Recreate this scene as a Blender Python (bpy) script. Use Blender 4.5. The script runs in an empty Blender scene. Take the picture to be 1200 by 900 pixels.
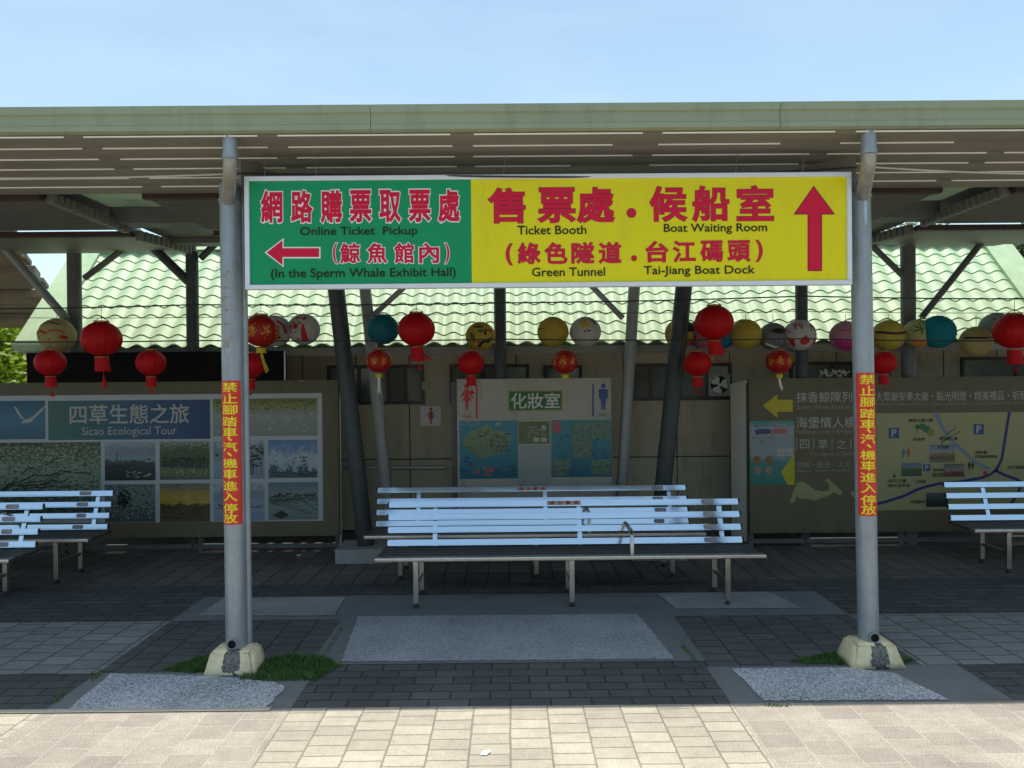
import bpy, bmesh, math, random
from mathutils import Matrix, Vector
random.seed(7)
S = bpy.context.scene
C = S.collection
R = math.radians

# ------------------------------------------------------------------ camera
H = 1.65; F = 900.0                      # eye height, focal length in photo pixels (1200 wide)
CM = Matrix.Rotation(R(-0.25), 4, 'Z') @ Matrix.Rotation(R(90 - 0.19), 4, 'X') @ Matrix.Rotation(R(-0.5), 4, 'Z')
cd = bpy.data.cameras.new('camera'); cam = bpy.data.objects.new('camera', cd); C.objects.link(cam)
cd.sensor_width = 36; cd.lens = 27; cd.clip_start = 0.05; cd.clip_end = 3000
cam.matrix_world = Matrix.Translation((0, 0, H)) @ CM
S.camera = cam

# ------------------------------------------------------------------ sky, sun, exposure
SUN_EL, SUN_AZ = 86.4, 8.0               # azimuth measured from +Y (behind the canopy) towards +X
w = bpy.data.worlds.new('World'); S.world = w; w.use_nodes = True
nt = w.node_tree; nt.nodes.clear()
sky = nt.nodes.new('ShaderNodeTexSky'); sky.sky_type = 'NISHITA'; sky.sun_disc = False
sky.sun_elevation = R(SUN_EL); sky.sun_rotation = R(SUN_AZ)
sky.air_density = 1.0; sky.dust_density = 1.5; sky.ozone_density = 1.2; sky.altitude = 0
bg = nt.nodes.new('ShaderNodeBackground'); bg.inputs[1].default_value = 0.15
wo = nt.nodes.new('ShaderNodeOutputWorld')
tint = nt.nodes.new('ShaderNodeVectorMath'); tint.operation = 'MULTIPLY'; tint.inputs[1].default_value = (1.16, 1.17, 1.0)
nt.links.new(sky.outputs[0], tint.inputs[0])
wtc = nt.nodes.new('ShaderNodeTexCoord'); wmp = nt.nodes.new('ShaderNodeMapping'); wmp.inputs['Scale'].default_value = (1.2, 1.2, 5.0); wmp.inputs['Rotation'].default_value = (0.1, 0.25, 0)
wn = nt.nodes.new('ShaderNodeTexNoise'); wn.inputs['Scale'].default_value = 2.2; wn.inputs['Detail'].default_value = 7; wn.inputs['Roughness'].default_value = 0.55
wr = nt.nodes.new('ShaderNodeMapRange'); wr.inputs[1].default_value = 0.45; wr.inputs[2].default_value = 0.8; wr.inputs[4].default_value = 0.16
wm = nt.nodes.new('ShaderNodeMix'); wm.data_type = 'RGBA'; wm.inputs[7].default_value = (5.2, 6.0, 6.4, 1)
nt.links.new(wtc.outputs['Generated'], wmp.inputs[0]); nt.links.new(wmp.outputs[0], wn.inputs['Vector']); nt.links.new(wn.outputs['Fac'], wr.inputs[0])
nt.links.new(wr.outputs[0], wm.inputs[0]); nt.links.new(tint.outputs[0], wm.inputs[6]); nt.links.new(wm.outputs[2], bg.inputs[0]); nt.links.new(bg.outputs[0], wo.inputs[0])
sl = bpy.data.lights.new('sun', 'SUN'); sl.energy = 2.95; sl.angle = R(0.5); sl.color = (1, 0.955, 0.88)
so = bpy.data.objects.new('sun', sl); C.objects.link(so)
sdir = Vector((math.sin(R(SUN_AZ)) * math.cos(R(SUN_EL)), math.cos(R(SUN_AZ)) * math.cos(R(SUN_EL)), math.sin(R(SUN_EL))))
so.rotation_euler = sdir.to_track_quat('Z', 'Y').to_euler(); so.location = (0, 5, 12)
S.view_settings.view_transform = 'Standard'; S.view_settings.look = 'None'
S.view_settings.exposure = 0.55; S.view_settings.gamma = 1; S.view_settings.use_curve_mapping = False
S.render.engine = 'CYCLES'
S.cycles.max_bounces = 8; S.cycles.diffuse_bounces = 5; S.cycles.glossy_bounces = 4
S.cycles.use_denoising = True

# ------------------------------------------------------------------ pixel helpers (photo pixels -> points on real planes)
M3 = CM.to_3x3()
def W(px, py, Y):
    d = M3 @ Vector(((px - 600) / F, -(py - 450) / F, -1.0))
    t = Y / d.y
    return Vector((d.x * t, Y, H + d.z * t))
def G(px, py, z=0.0):
    d = M3 @ Vector(((px - 600) / F, -(py - 450) / F, -1.0))
    t = (z - H) / d.z
    return Vector((d.x * t, d.y * t, z))
def rect(x0, y0, x1, y1, Y):
    """upright rectangle on the plane y=Y: world x0, z0, x1, z1"""
    c = W((x0 + x1) / 2, (y0 + y1) / 2, Y); k = Y / F
    hw = abs(x1 - x0) / 2 * k; hh = abs(y1 - y0) / 2 * k
    return c.x - hw, c.z - hh, c.x + hw, c.z + hh

# ------------------------------------------------------------------ materials
MATS = {}
def mat(name, col, rough=0.6, metal=0.0, var=0.12, scale=6.0, bump=0.0, bscale=40.0, spec=0.4, dirt=None, dscale=2.0, damt=0.5, trans=0.0, streak=None):
    if name in MATS: return MATS[name]
    m = bpy.data.materials.new(name); m.use_nodes = True
    t = m.node_tree; p = t.nodes['Principled BSDF']
    p.inputs['Roughness'].default_value = rough; p.inputs['Metallic'].default_value = metal
    p.inputs['Specular IOR Level'].default_value = spec
    tc = t.nodes.new('ShaderNodeTexCoord')
    n = t.nodes.new('ShaderNodeTexNoise'); n.inputs['Scale'].default_value = scale; n.inputs['Detail'].default_value = 6
    n.inputs['Roughness'].default_value = 0.65
    t.links.new(tc.outputs['Object'], n.inputs['Vector'])
    mx = t.nodes.new('ShaderNodeMix'); mx.data_type = 'RGBA'
    mr = t.nodes.new('ShaderNodeMapRange'); mr.inputs[1].default_value = 0.3; mr.inputs[2].default_value = 0.7
    t.links.new(n.outputs['Fac'], mr.inputs[0]); t.links.new(mr.outputs[0], mx.inputs[0])
    mx.inputs[6].default_value = tuple(max(0, c * (1 - var)) for c in col) + (1,)
    mx.inputs[7].default_value = tuple(min(1, c * (1 + var)) for c in col) + (1,)
    out = mx.outputs[2]
    if dirt:
        n2 = t.nodes.new('ShaderNodeTexNoise'); n2.inputs['Scale'].default_value = dscale; n2.inputs['Detail'].default_value = 8
        n2.inputs['Roughness'].default_value = 0.7
        if streak:
            mp = t.nodes.new('ShaderNodeMapping'); mp.inputs['Scale'].default_value = streak
            t.links.new(tc.outputs['Object'], mp.inputs[0]); t.links.new(mp.outputs[0], n2.inputs['Vector'])
        else: t.links.new(tc.outputs['Object'], n2.inputs['Vector'])
        r2 = t.nodes.new('ShaderNodeMapRange'); r2.inputs[1].default_value = 0.5; r2.inputs[2].default_value = 0.72; r2.inputs[4].default_value = damt
        t.links.new(n2.outputs['Fac'], r2.inputs[0])
        m2 = t.nodes.new('ShaderNodeMix'); m2.data_type = 'RGBA'
        t.links.new(r2.outputs[0], m2.inputs[0]); t.links.new(out, m2.inputs[6]); m2.inputs[7].default_value = tuple(dirt) + (1,)
        out = m2.outputs[2]
    t.links.new(out, p.inputs['Base Color'])
    rr = t.nodes.new('ShaderNodeMapRange'); rr.inputs[3].default_value = rough * 0.85; rr.inputs[4].default_value = min(1, rough * 1.2)
    t.links.new(n.outputs['Fac'], rr.inputs[0]); t.links.new(rr.outputs[0], p.inputs['Roughness'])
    if bump:
        nb = t.nodes.new('ShaderNodeTexNoise'); nb.inputs['Scale'].default_value = bscale; nb.inputs['Detail'].default_value = 4
        t.links.new(tc.outputs['Object'], nb.inputs['Vector'])
        b = t.nodes.new('ShaderNodeBump'); b.inputs['Strength'].default_value = bump; b.inputs['Distance'].default_value = 0.01
        t.links.new(nb.outputs['Fac'], b.inputs['Height']); t.links.new(b.outputs[0], p.inputs['Normal'])
    if trans:
        o = t.nodes['Material Output']; tr = t.nodes.new('ShaderNodeBsdfTranslucent'); ms = t.nodes.new('ShaderNodeMixShader')
        t.links.new(out, tr.inputs[0]); ms.inputs[0].default_value = trans
        t.links.new(p.outputs[0], ms.inputs[1]); t.links.new(tr.outputs[0], ms.inputs[2]); t.links.new(ms.outputs[0], o.inputs[0])
    MATS[name] = m
    return m

def paver(name, c1, c2, mortar, along_depth, bw, rh, rough=0.8, ms=0.004, stag=0.5, grain=0.10, moss=None):
    """brick texture laid in world coordinates; joints run with the depth or across"""
    if name in MATS: return MATS[name]
    m = bpy.data.materials.new(name); m.use_nodes = True; t = m.node_tree; p = t.nodes['Principled BSDF']
    p.inputs['Roughness'].default_value = rough; p.inputs['Specular IOR Level'].default_value = 0.25
    tc = t.nodes.new('ShaderNodeTexCoord'); sx = t.nodes.new('ShaderNodeSeparateXYZ'); cx = t.nodes.new('ShaderNodeCombineXYZ')
    wob = t.nodes.new('ShaderNodeTexNoise'); wob.inputs['Scale'].default_value = 3.0
    t.links.new(tc.outputs['Object'], wob.inputs['Vector'])
    add = t.nodes.new('ShaderNodeVectorMath'); add.operation = 'MULTIPLY_ADD'
    add.inputs[1].default_value = (0.012, 0.012, 0)
    t.links.new(wob.outputs['Color'], add.inputs[0]); t.links.new(tc.outputs['Object'], add.inputs[2])
    t.links.new(add.outputs[0], sx.inputs[0])
    a, b = ('Y', 'X') if along_depth else ('X', 'Y')
    t.links.new(sx.outputs[a], cx.inputs['X']); t.links.new(sx.outputs[b], cx.inputs['Y'])
    br = t.nodes.new('ShaderNodeTexBrick'); br.offset = stag; br.inputs['Scale'].default_value = 1.0
    br.inputs['Brick Width'].default_value = bw; br.inputs['Row Height'].default_value = rh
    br.inputs['Mortar Size'].default_value = ms; br.inputs['Mortar Smooth'].default_value = 0.3
    br.inputs['Color1'].default_value = (*c1, 1); br.inputs['Color2'].default_value = (*c2, 1); br.inputs['Mortar'].default_value = (*mortar, 1)
    t.links.new(cx.outputs[0], br.inputs['Vector'])
    n = t.nodes.new('ShaderNodeTexNoise'); n.inputs['Scale'].default_value = 180; n.inputs['Detail'].default_value = 3
    n2 = t.nodes.new('ShaderNodeTexNoise'); n2.inputs['Scale'].default_value = 1.7; n2.inputs['Detail'].default_value = 7; n2.inputs['Roughness'].default_value = 0.7
    for q in (n, n2): t.links.new(tc.outputs['Object'], q.inputs['Vector'])
    r1 = t.nodes.new('ShaderNodeMapRange'); r1.inputs[1].default_value = 0.3; r1.inputs[2].default_value = 0.7
    r1.inputs[3].default_value = 1 - grain * 1.6; r1.inputs[4].default_value = 1 + grain * 1.6
    r2 = t.nodes.new('ShaderNodeMapRange'); r2.inputs[1].default_value = 0.3; r2.inputs[2].default_value = 0.7
    r2.inputs[3].default_value = 0.80; r2.inputs[4].default_value = 1.14
    t.links.new(n.outputs['Fac'], r1.inputs[0]); t.links.new(n2.outputs['Fac'], r2.inputs[0])
    n3 = t.nodes.new('ShaderNodeTexNoise'); n3.inputs['Scale'].default_value = 17; n3.inputs['Detail'].default_value = 6; n3.inputs['Roughness'].default_value = 0.75
    t.links.new(tc.outputs['Object'], n3.inputs['Vector'])
    r4 = t.nodes.new('ShaderNodeMapRange'); r4.inputs[1].default_value = 0.3; r4.inputs[2].default_value = 0.7; r4.inputs[3].default_value = 0.86; r4.inputs[4].default_value = 1.1
    t.links.new(n3.outputs['Fac'], r4.inputs[0])
    m4 = t.nodes.new('ShaderNodeMath'); m4.operation = 'MULTIPLY'; t.links.new(r2.outputs[0], m4.inputs[0]); t.links.new(r4.outputs[0], m4.inputs[1])
    mm = t.nodes.new('ShaderNodeMath'); mm.operation = 'MULTIPLY'
    t.links.new(r1.outputs[0], mm.inputs[0]); t.links.new(m4.outputs[0], mm.inputs[1])
    vm = t.nodes.new('ShaderNodeVectorMath'); vm.operation = 'SCALE'
    t.links.new(br.outputs['Color'], vm.inputs[0]); t.links.new(mm.outputs[0], vm.inputs['Scale'])
    t.links.new(vm.outputs[0], p.inputs['Base Color'])
    bu = t.nodes.new('ShaderNodeBump'); bu.inputs['Strength'].default_value = 0.6; bu.inputs['Distance'].default_value = 0.006
    inv = t.nodes.new('ShaderNodeMath'); inv.operation = 'SUBTRACT'; inv.inputs[0].default_value = 1.0
    t.links.new(br.outputs['Fac'], inv.inputs[1])
    ad = t.nodes.new('ShaderNodeMath'); ad.operation = 'MULTIPLY_ADD'; ad.inputs[1].default_value = 0.12
    t.links.new(n.outputs['Fac'], ad.inputs[0]); t.links.new(inv.outputs[0], ad.inputs[2])
    t.links.new(ad.outputs[0], bu.inputs['Height']); t.links.new(bu.outputs[0], p.inputs['Normal'])
    MATS[name] = m
    return m

def speckle(name, dark, light, scale=90, thr=0.5):
    """washed aggregate: pebbles of two tones"""
    m = bpy.data.materials.new(name); m.use_nodes = True; t = m.node_tree; p = t.nodes['Principled BSDF']
    p.inputs['Roughness'].default_value = 0.55; p.inputs['Specular IOR Level'].default_value = 0.5
    tc = t.nodes.new('ShaderNodeTexCoord'); v = t.nodes.new('ShaderNodeTexVoronoi'); v.inputs['Scale'].default_value = scale
    t.links.new(tc.outputs['Object'], v.inputs['Vector'])
    s = t.nodes.new('ShaderNodeSeparateColor'); t.links.new(v.outputs['Color'], s.inputs[0])
    n2 = t.nodes.new('ShaderNodeTexNoise'); n2.inputs['Scale'].default_value = 2.2; n2.inputs['Detail'].default_value = 6
    t.links.new(tc.outputs['Object'], n2.inputs['Vector'])
    a = t.nodes.new('ShaderNodeMath'); a.operation = 'MULTIPLY_ADD'; a.inputs[1].default_value = 0.75; 
    t.links.new(s.outputs[0], a.inputs[0])
    b = t.nodes.new('ShaderNodeMapRange'); b.inputs[1].default_value = 0.35; b.inputs[2].default_value = 0.65; b.inputs[3].default_value = -0.02; b.inputs[4].default_value = 0.2
    t.links.new(n2.outputs['Fac'], b.inputs[0]); t.links.new(b.outputs[0], a.inputs[2])
    mx = t.nodes.new('ShaderNodeMix'); mx.data_type = 'RGBA'; mx.inputs[6].default_value = (*dark, 1); mx.inputs[7].default_value = (*light, 1)
    t.links.new(a.outputs[0], mx.inputs[0]); t.links.new(mx.outputs[2], p.inputs['Base Color'])
    bu = t.nodes.new('ShaderNodeBump'); bu.inputs['Strength'].default_value = 0.7; bu.inputs['Distance'].default_value = 0.006; bu.invert = True
    t.links.new(v.outputs['Distance'], bu.inputs['Height']); t.links.new(bu.outputs[0], p.inputs['Normal'])
    MATS[name] = m
    return m

def print_mat(name, ramp, scale=8.0, amt=0.5, z0=0.0, z1=1.0, stretch=(1, 1, 1), axis='Z', rough=0.35):
    """a printed picture: colour ramp over the height of the print, broken up by noise"""
    m = bpy.data.materials.new(name); m.use_nodes = True; t = m.node_tree; p = t.nodes['Principled BSDF']
    p.inputs['Roughness'].default_value = rough; p.inputs['Specular IOR Level'].default_value = 0.25
    tc = t.nodes.new('ShaderNodeTexCoord'); sx = t.nodes.new('ShaderNodeSeparateXYZ'); t.links.new(tc.outputs['Generated'], sx.inputs[0])
    mp = t.nodes.new('ShaderNodeMapping'); mp.inputs['Scale'].default_value = stretch
    t.links.new(tc.outputs['Object'], mp.inputs[0])
    n = t.nodes.new('ShaderNodeTexNoise'); n.inputs['Scale'].default_value = scale; n.inputs['Detail'].default_value = 8; n.inputs['Roughness'].default_value = 0.7
    t.links.new(mp.outputs[0], n.inputs['Vector'])
    su = t.nodes.new('ShaderNodeMath'); su.operation = 'SUBTRACT'; su.inputs[1].default_value = 0.5; t.links.new(n.outputs['Fac'], su.inputs[0])
    ma = t.nodes.new('ShaderNodeMath'); ma.operation = 'MULTIPLY_ADD'; ma.inputs[1].default_value = amt
    t.links.new(su.outputs[0], ma.inputs[0]); t.links.new(sx.outputs[axis], ma.inputs[2])
    cr = t.nodes.new('ShaderNodeValToRGB'); e = cr.color_ramp.elements
    while len(e) > 1: e.remove(e[-1])
    e[0].position = ramp[0][0]; e[0].color = (*ramp[0][1], 1)
    for pos, c in ramp[1:]:
        q = e.new(pos); q.color = (*c, 1)
    t.links.new(ma.outputs[0], cr.inputs[0]); t.links.new(cr.outputs[0], p.inputs['Base Color'])
    MATS[name] = m
    return m

# ------------------------------------------------------------------ mesh builder
TXT = {}
def glyphs(body, off):
    k = (body, off)
    if k in TXT: return TXT[k]
    cu = bpy.data.curves.new('t', 'FONT'); cu.body = body; cu.size = 1; cu.resolution_u = 3
    cu.fill_mode = 'BOTH'; cu.bevel_depth = off; cu.bevel_resolution = 1
    o = bpy.data.objects.new('t', cu); C.objects.link(o)
    bpy.context.view_layer.update()
    dg = bpy.context.evaluated_depsgraph_get()
    me = bpy.data.meshes.new_from_object(o.evaluated_get(dg))
    v = [(a.co.x, a.co.y, max(0.0, a.co.z) / off if off else 0.0) for a in me.vertices]
    f = [tuple(q.vertices) for q in me.polygons if min(me.vertices[i].co.z for i in q.vertices) > -1e-4]
    bpy.data.objects.remove(o); bpy.data.curves.remove(cu); bpy.data.meshes.remove(me)
    TXT[k] = (v, f)
    return TXT[k]

class MB:
    def __init__(s): s.v = []; s.f = []; s.sm = []; s.mi = []; s.cur = 0
    def add(s, vs, fs, smooth=False):
        n = len(s.v); s.v += [Vector(q) for q in vs]
        for f in fs: s.f.append(tuple(n + i for i in f)); s.sm.append(smooth); s.mi.append(s.cur)
        return s
    def box(s, x0, y0, z0, x1, y1, z1, bev=0.0):
        if x0 > x1: x0, x1 = x1, x0
        if y0 > y1: y0, y1 = y1, y0
        if z0 > z1: z0, z1 = z1, z0
        if bev:
            b = min(bev, (x1 - x0) / 2.1, (y1 - y0) / 2.1, (z1 - z0) / 2.1)
            bm = bmesh.new(); bmesh.ops.create_cube(bm, size=1)
            for q in bm.verts: q.co = Vector(((x0 + x1) / 2 + q.co.x * (x1 - x0), (y0 + y1) / 2 + q.co.y * (y1 - y0), (z0 + z1) / 2 + q.co.z * (z1 - z0)))
            bmesh.ops.bevel(bm, geom=bm.edges[:], offset=b, segments=2, profile=0.6, affect='EDGES')
            s.bm(bm); return s
        v = [(x0, y0, z0), (x1, y0, z0), (x1, y1, z0), (x0, y1, z0), (x0, y0, z1), (x1, y0, z1), (x1, y1, z1), (x0, y1, z1)]
        return s.add(v, [(0, 3, 2, 1), (4, 5, 6, 7), (0, 1, 5, 4), (1, 2, 6, 5), (2, 3, 7, 6), (3, 0, 4, 7)])
    def bm(s, bm, smooth=False):
        bm.verts.index_update()
        s.add([q.co.copy() for q in bm.verts], [tuple(q.index for q in f.verts) for f in bm.faces], smooth); bm.free()
    def obox(s, p, q, w, h, up=(0, 0, 1)):
        """box bar from p to q, width w (sideways), height h (along up)"""
        p = Vector(p); q = Vector(q); d = (q - p).normalized(); u = Vector(up); sd = d.cross(u).normalized(); u = sd.cross(d)
        a = sd * w / 2; b = u * h / 2
        v = [p - a - b, p + a - b, p + a + b, p - a + b, q - a - b, q + a - b, q + a + b, q - a + b]
        return s.add(v, [(0, 3, 2, 1), (4, 5, 6, 7), (0, 1, 5, 4), (1, 2, 6, 5), (2, 3, 7, 6), (3, 0, 4, 7)][::1])
    def tube(s, pts, r, n=16, caps=True):
        pts = [Vector(p) for p in pts]; m = len(pts); rs = r if isinstance(r, (list, tuple)) else [r] * m
        rings = []; ref = None
        for i, p in enumerate(pts):
            d = (pts[min(i + 1, m - 1)] - pts[max(i - 1, 0)]).normalized()
            if ref is None: ref = d.orthogonal().normalized()
            ref = (ref - d * ref.dot(d)).normalized(); bn = d.cross(ref)
            rings.append([p + (ref * math.cos(2 * math.pi * k / n) + bn * math.sin(2 * math.pi * k / n)) * rs[i] for k in range(n)])
        v = [q for rg in rings for q in rg]; f = []
        for i in range(m - 1):
            for k in range(n): f.append((i * n + k, i * n + (k + 1) % n, (i + 1) * n + (k + 1) % n, (i + 1) * n + k))
        s.add(v, f, True)
        if caps: s.add(rings[0][::-1], [tuple(range(n))]); s.add(rings[-1], [tuple(range(n))])
        return s
    def lathe(s, prof, c, n=32, smooth=True):
        c = Vector(c); v = []; f = []
        for r, z in prof:
            for k in range(n): a = 2 * math.pi * k / n; v.append(c + Vector((r * math.cos(a), r * math.sin(a), z)))
        for i in range(len(prof) - 1):
            for k in range(n): f.append((i * n + k, i * n + (k + 1) % n, (i + 1) * n + (k + 1) % n, (i + 1) * n + k))
        return s.add(v, f, smooth)
    def extrude_x(s, prof, x0, x1):
        """closed profile of (y,z) run along x"""
        n = len(prof); v = [(x0, y, z) for y, z in prof] + [(x1, y, z) for y, z in prof]
        f = [(i, n + i, n + (i + 1) % n, (i + 1) % n) for i in range(n)]
        s.add(v, f); s.add([(x0, y, z) for y, z in prof], [tuple(range(n))]); return s.add([(x1, y, z) for y, z in prof], [tuple(range(n))[::-1]])
    def sheet(s, x0, y0, x1, y1, z): return s.add([(x0, y0, z), (x1, y0, z), (x1, y1, z), (x0, y1, z)], [(0, 1, 2, 3)])
    def plate(s, x0, z0, x1, z1, Y, d=0.0):
        """upright rectangle facing the viewer, optional depth behind it"""
        if d: return s.box(x0, Y, z0, x1, Y + d, z1)
        return s.add([(x0, Y, z0), (x1, Y, z0), (x1, Y, z1), (x0, Y, z1)], [(0, 1, 2, 3)])
    def poly(s, pts, Y):
        """flat outline in photo pixels on plane Y (printed marks)"""
        v = [W(a, b, Y) for a, b in pts]
        nrm = sum(((v[i].x * v[(i + 1) % len(v)].z - v[(i + 1) % len(v)].x * v[i].z) for i in range(len(v))))
        if nrm < 0: v = v[::-1]
        return s.add(v, [tuple(range(len(v)))])
    def disc(s, px, py, r, Y, n=20, ry=None):
        return s.poly([(px + r * math.cos(2 * math.pi * k / n), py + (ry or r) * math.sin(2 * math.pi * k / n)) for k in range(n)], Y)
    def stroke(s, pts, wd, Y):
        """printed line of even width through photo pixels"""
        for i in range(len(pts) - 1):
            (a, b), (c, d) = pts[i], pts[i + 1]; L = math.hypot(c - a, d - b) or 1; nx, ny = -(d - b) / L * wd / 2, (c - a) / L * wd / 2
            s.poly([(a + nx, b + ny), (c + nx, d + ny), (c - nx, d - ny), (a - nx, b - ny)], Y - 0.0001 * (i % 2))
        return s
    def text(s, body, x0, y0, x1, y1, Y, bold=0.0, wrap=None):
        v0, _ = glyphs(body, 0.0); v, f = glyphs(body, bold)
        if wrap:
            bm = bmesh.new(); vv = [bm.verts.new(q) for q in v]
            for q in f:
                try: bm.faces.new([vv[i] for i in q])
                except ValueError: pass
            for _i in range(4):
                bmesh.ops.triangulate(bm, faces=bm.faces[:])
                es = [e for e in bm.edges if abs(e.verts[0].co.x - e.verts[1].co.x) > .09]
                if es: bmesh.ops.subdivide_edges(bm, edges=es, cuts=1)
            bmesh.ops.triangulate(bm, faces=bm.faces[:])
            bm.verts.index_update(); v = [tuple(q.co) for q in bm.verts]; f = [tuple(q.index for q in p.verts) for p in bm.faces]; bm.free()
        ax = min(q[0] for q in v0); bx = max(q[0] for q in v0); ay = min(q[1] for q in v0); by = max(q[1] for q in v0)
        X0, Z0, X1, Z1 = rect(x0, y0, x1, y1, Y)
        out = []
        for a, b, e in v:
            p = Vector((X0 + (a - ax) / (bx - ax) * (X1 - X0), Y - e * 0.0006, Z0 + (b - ay) / (by - ay) * (Z1 - Z0)))
            out.append(wrap(p) if wrap else p)
        return s.add(out, f)
    def build(s, name, m, parent=None):
        off = Vector((0, 0, 0)); q = parent
        while q: off += q.location; q = q.parent
        me = bpy.data.meshes.new(name); me.from_pydata([a - off for a in s.v], [], s.f)
        for i, p in enumerate(me.polygons): p.use_smooth = s.sm[i]; p.material_index = s.mi[i]
        for q in (m if isinstance(m, (list, tuple)) else [m]): me.materials.append(q)
        me.validate(); me.update()
        o = bpy.data.objects.new(name, me); C.objects.link(o)
        if parent: o.parent = parent
        return o

def tag(o, label=None, cat=None, group=None, kind=None):
    if label: o['label'] = label
    if cat: o['category'] = cat
    if group: o['group'] = group
    if kind: o['kind'] = kind
    return o
def thing(name, label, cat, loc, group=None):
    o = bpy.data.objects.new(name, None); C.objects.link(o); o.empty_display_size = 0.1
    o.location = loc; return tag(o, label, cat, group)
def copy_tree(o, parent=None):
    c = o.copy(); C.objects.link(c)
    if parent: c.parent = parent
    for ch in list(o.children): copy_tree(ch, c)
    return c
def grnd(name, x0, y0, x1, y1, z, m):
    return tag(MB().sheet(x0, y0, x1, y1, z).build(name, m), kind='structure')

# ------------------------------------------------------------------ ground and paving
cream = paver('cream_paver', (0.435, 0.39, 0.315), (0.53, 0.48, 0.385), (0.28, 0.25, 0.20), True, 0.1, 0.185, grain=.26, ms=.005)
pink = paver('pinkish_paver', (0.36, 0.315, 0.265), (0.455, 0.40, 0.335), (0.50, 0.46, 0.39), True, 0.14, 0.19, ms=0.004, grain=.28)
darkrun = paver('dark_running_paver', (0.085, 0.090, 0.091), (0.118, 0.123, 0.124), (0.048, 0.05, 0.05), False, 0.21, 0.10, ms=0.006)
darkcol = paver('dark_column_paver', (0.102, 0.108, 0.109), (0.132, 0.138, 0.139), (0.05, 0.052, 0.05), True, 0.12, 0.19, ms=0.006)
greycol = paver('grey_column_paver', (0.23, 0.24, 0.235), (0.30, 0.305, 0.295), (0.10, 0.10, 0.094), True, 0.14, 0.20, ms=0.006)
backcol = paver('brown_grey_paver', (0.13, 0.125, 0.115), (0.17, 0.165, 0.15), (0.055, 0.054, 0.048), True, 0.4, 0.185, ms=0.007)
conc = mat('pad_concrete', (0.185, 0.20, 0.205), 0.85, var=0.2, scale=3, bump=0.3, bscale=120, dirt=(0.09, 0.1, 0.1), dscale=3, damt=0.5)
conc_pale = mat('pale_pad_concrete', (0.31, 0.325, 0.33), 0.85, var=0.2, scale=3, bump=0.3, bscale=90)
gravel = speckle('washed_gravel', (0.10, 0.125, 0.155), (0.86, 0.90, 0.95), 130)
gravel2 = speckle('fine_washed_gravel', (0.17, 0.19, 0.205), (0.62, 0.66, 0.70), 170)
asph = mat('far_ground', (0.16, 0.165, 0.13), 0.9, var=0.3, scale=0.4, bump=0.3)
tag(MB().sheet(-900, -300, 900, 1500, -0.03).build('ground', asph), kind='structure')
XL2, XL1, XR1, XR2 = -2.37, -1.12, 1.12, 2.36
YF, Y1, Y2, Y3 = 3.90, 4.40, 5.36, 5.95
# sunlit forecourt
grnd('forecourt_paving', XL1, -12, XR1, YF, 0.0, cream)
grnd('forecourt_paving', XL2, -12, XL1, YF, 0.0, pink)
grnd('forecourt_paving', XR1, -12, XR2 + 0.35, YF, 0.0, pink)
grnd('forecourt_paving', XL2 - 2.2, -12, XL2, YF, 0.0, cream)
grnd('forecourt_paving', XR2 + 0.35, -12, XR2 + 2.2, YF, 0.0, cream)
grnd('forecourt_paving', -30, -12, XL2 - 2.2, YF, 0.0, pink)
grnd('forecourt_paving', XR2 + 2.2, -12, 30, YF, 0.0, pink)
# shaded paving under the canopy
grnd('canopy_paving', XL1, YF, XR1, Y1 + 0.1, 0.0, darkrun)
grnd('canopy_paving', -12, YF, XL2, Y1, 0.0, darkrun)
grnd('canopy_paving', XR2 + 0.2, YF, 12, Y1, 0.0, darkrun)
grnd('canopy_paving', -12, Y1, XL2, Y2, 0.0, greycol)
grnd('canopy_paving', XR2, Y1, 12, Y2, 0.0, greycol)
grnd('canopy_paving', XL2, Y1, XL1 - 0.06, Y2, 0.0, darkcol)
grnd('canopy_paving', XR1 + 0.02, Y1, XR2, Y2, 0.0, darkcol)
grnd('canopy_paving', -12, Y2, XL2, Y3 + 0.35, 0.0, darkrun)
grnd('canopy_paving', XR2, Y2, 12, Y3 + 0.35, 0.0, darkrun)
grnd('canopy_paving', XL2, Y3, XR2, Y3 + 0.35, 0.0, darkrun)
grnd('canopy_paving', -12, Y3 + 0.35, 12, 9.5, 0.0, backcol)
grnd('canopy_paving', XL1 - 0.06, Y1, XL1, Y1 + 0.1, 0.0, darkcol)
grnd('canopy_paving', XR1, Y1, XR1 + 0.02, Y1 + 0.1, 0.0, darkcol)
# cast pads
grnd('concrete_pad', XL1 - 0.06, Y1 + 0.1, XR1 + 0.02, Y3, 0.001, conc)
grnd('concrete_pad', XL2, YF, XL1, Y1, 0.001, conc)
grnd('concrete_pad', XR1, YF, XR2 + 0.2, Y1, 0.001, conc)
grnd('concrete_pad', XL2, Y2, XL1 - 0.06, Y3, 0.001, conc)
grnd('concrete_pad', XR1 + 0.02, Y2, XR2, Y3, 0.001, conc)
def ragged(name, pts, z, m, jag=0.02):
    v = []
    n = len(pts)
    for i in range(n):
        a = Vector(pts[i]); b = Vector(pts[(i + 1) % n]); k = max(2, int((b - a).length / 0.035))
        for j in range(k):
            p = a.lerp(b, j / k); v.append((p.x + random.uniform(-jag, jag), p.y + random.uniform(-jag, jag), z))
    return tag(MB().add(v, [tuple(range(len(v)))]).build(name, m), kind='structure')
g = lambda a, b: tuple(G(a, b))[:2]
ragged('gravel_patch', [g(80, 832), g(130, 790), g(250, 793), g(322, 800), g(335, 806), g(312, 830)], 0.005, gravel, 0.006)
ragged('gravel_patch', [g(895, 822), g(858, 784), g(990, 783), g(1050, 790), g(1113, 821)], 0.005, gravel, 0.006)
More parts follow.
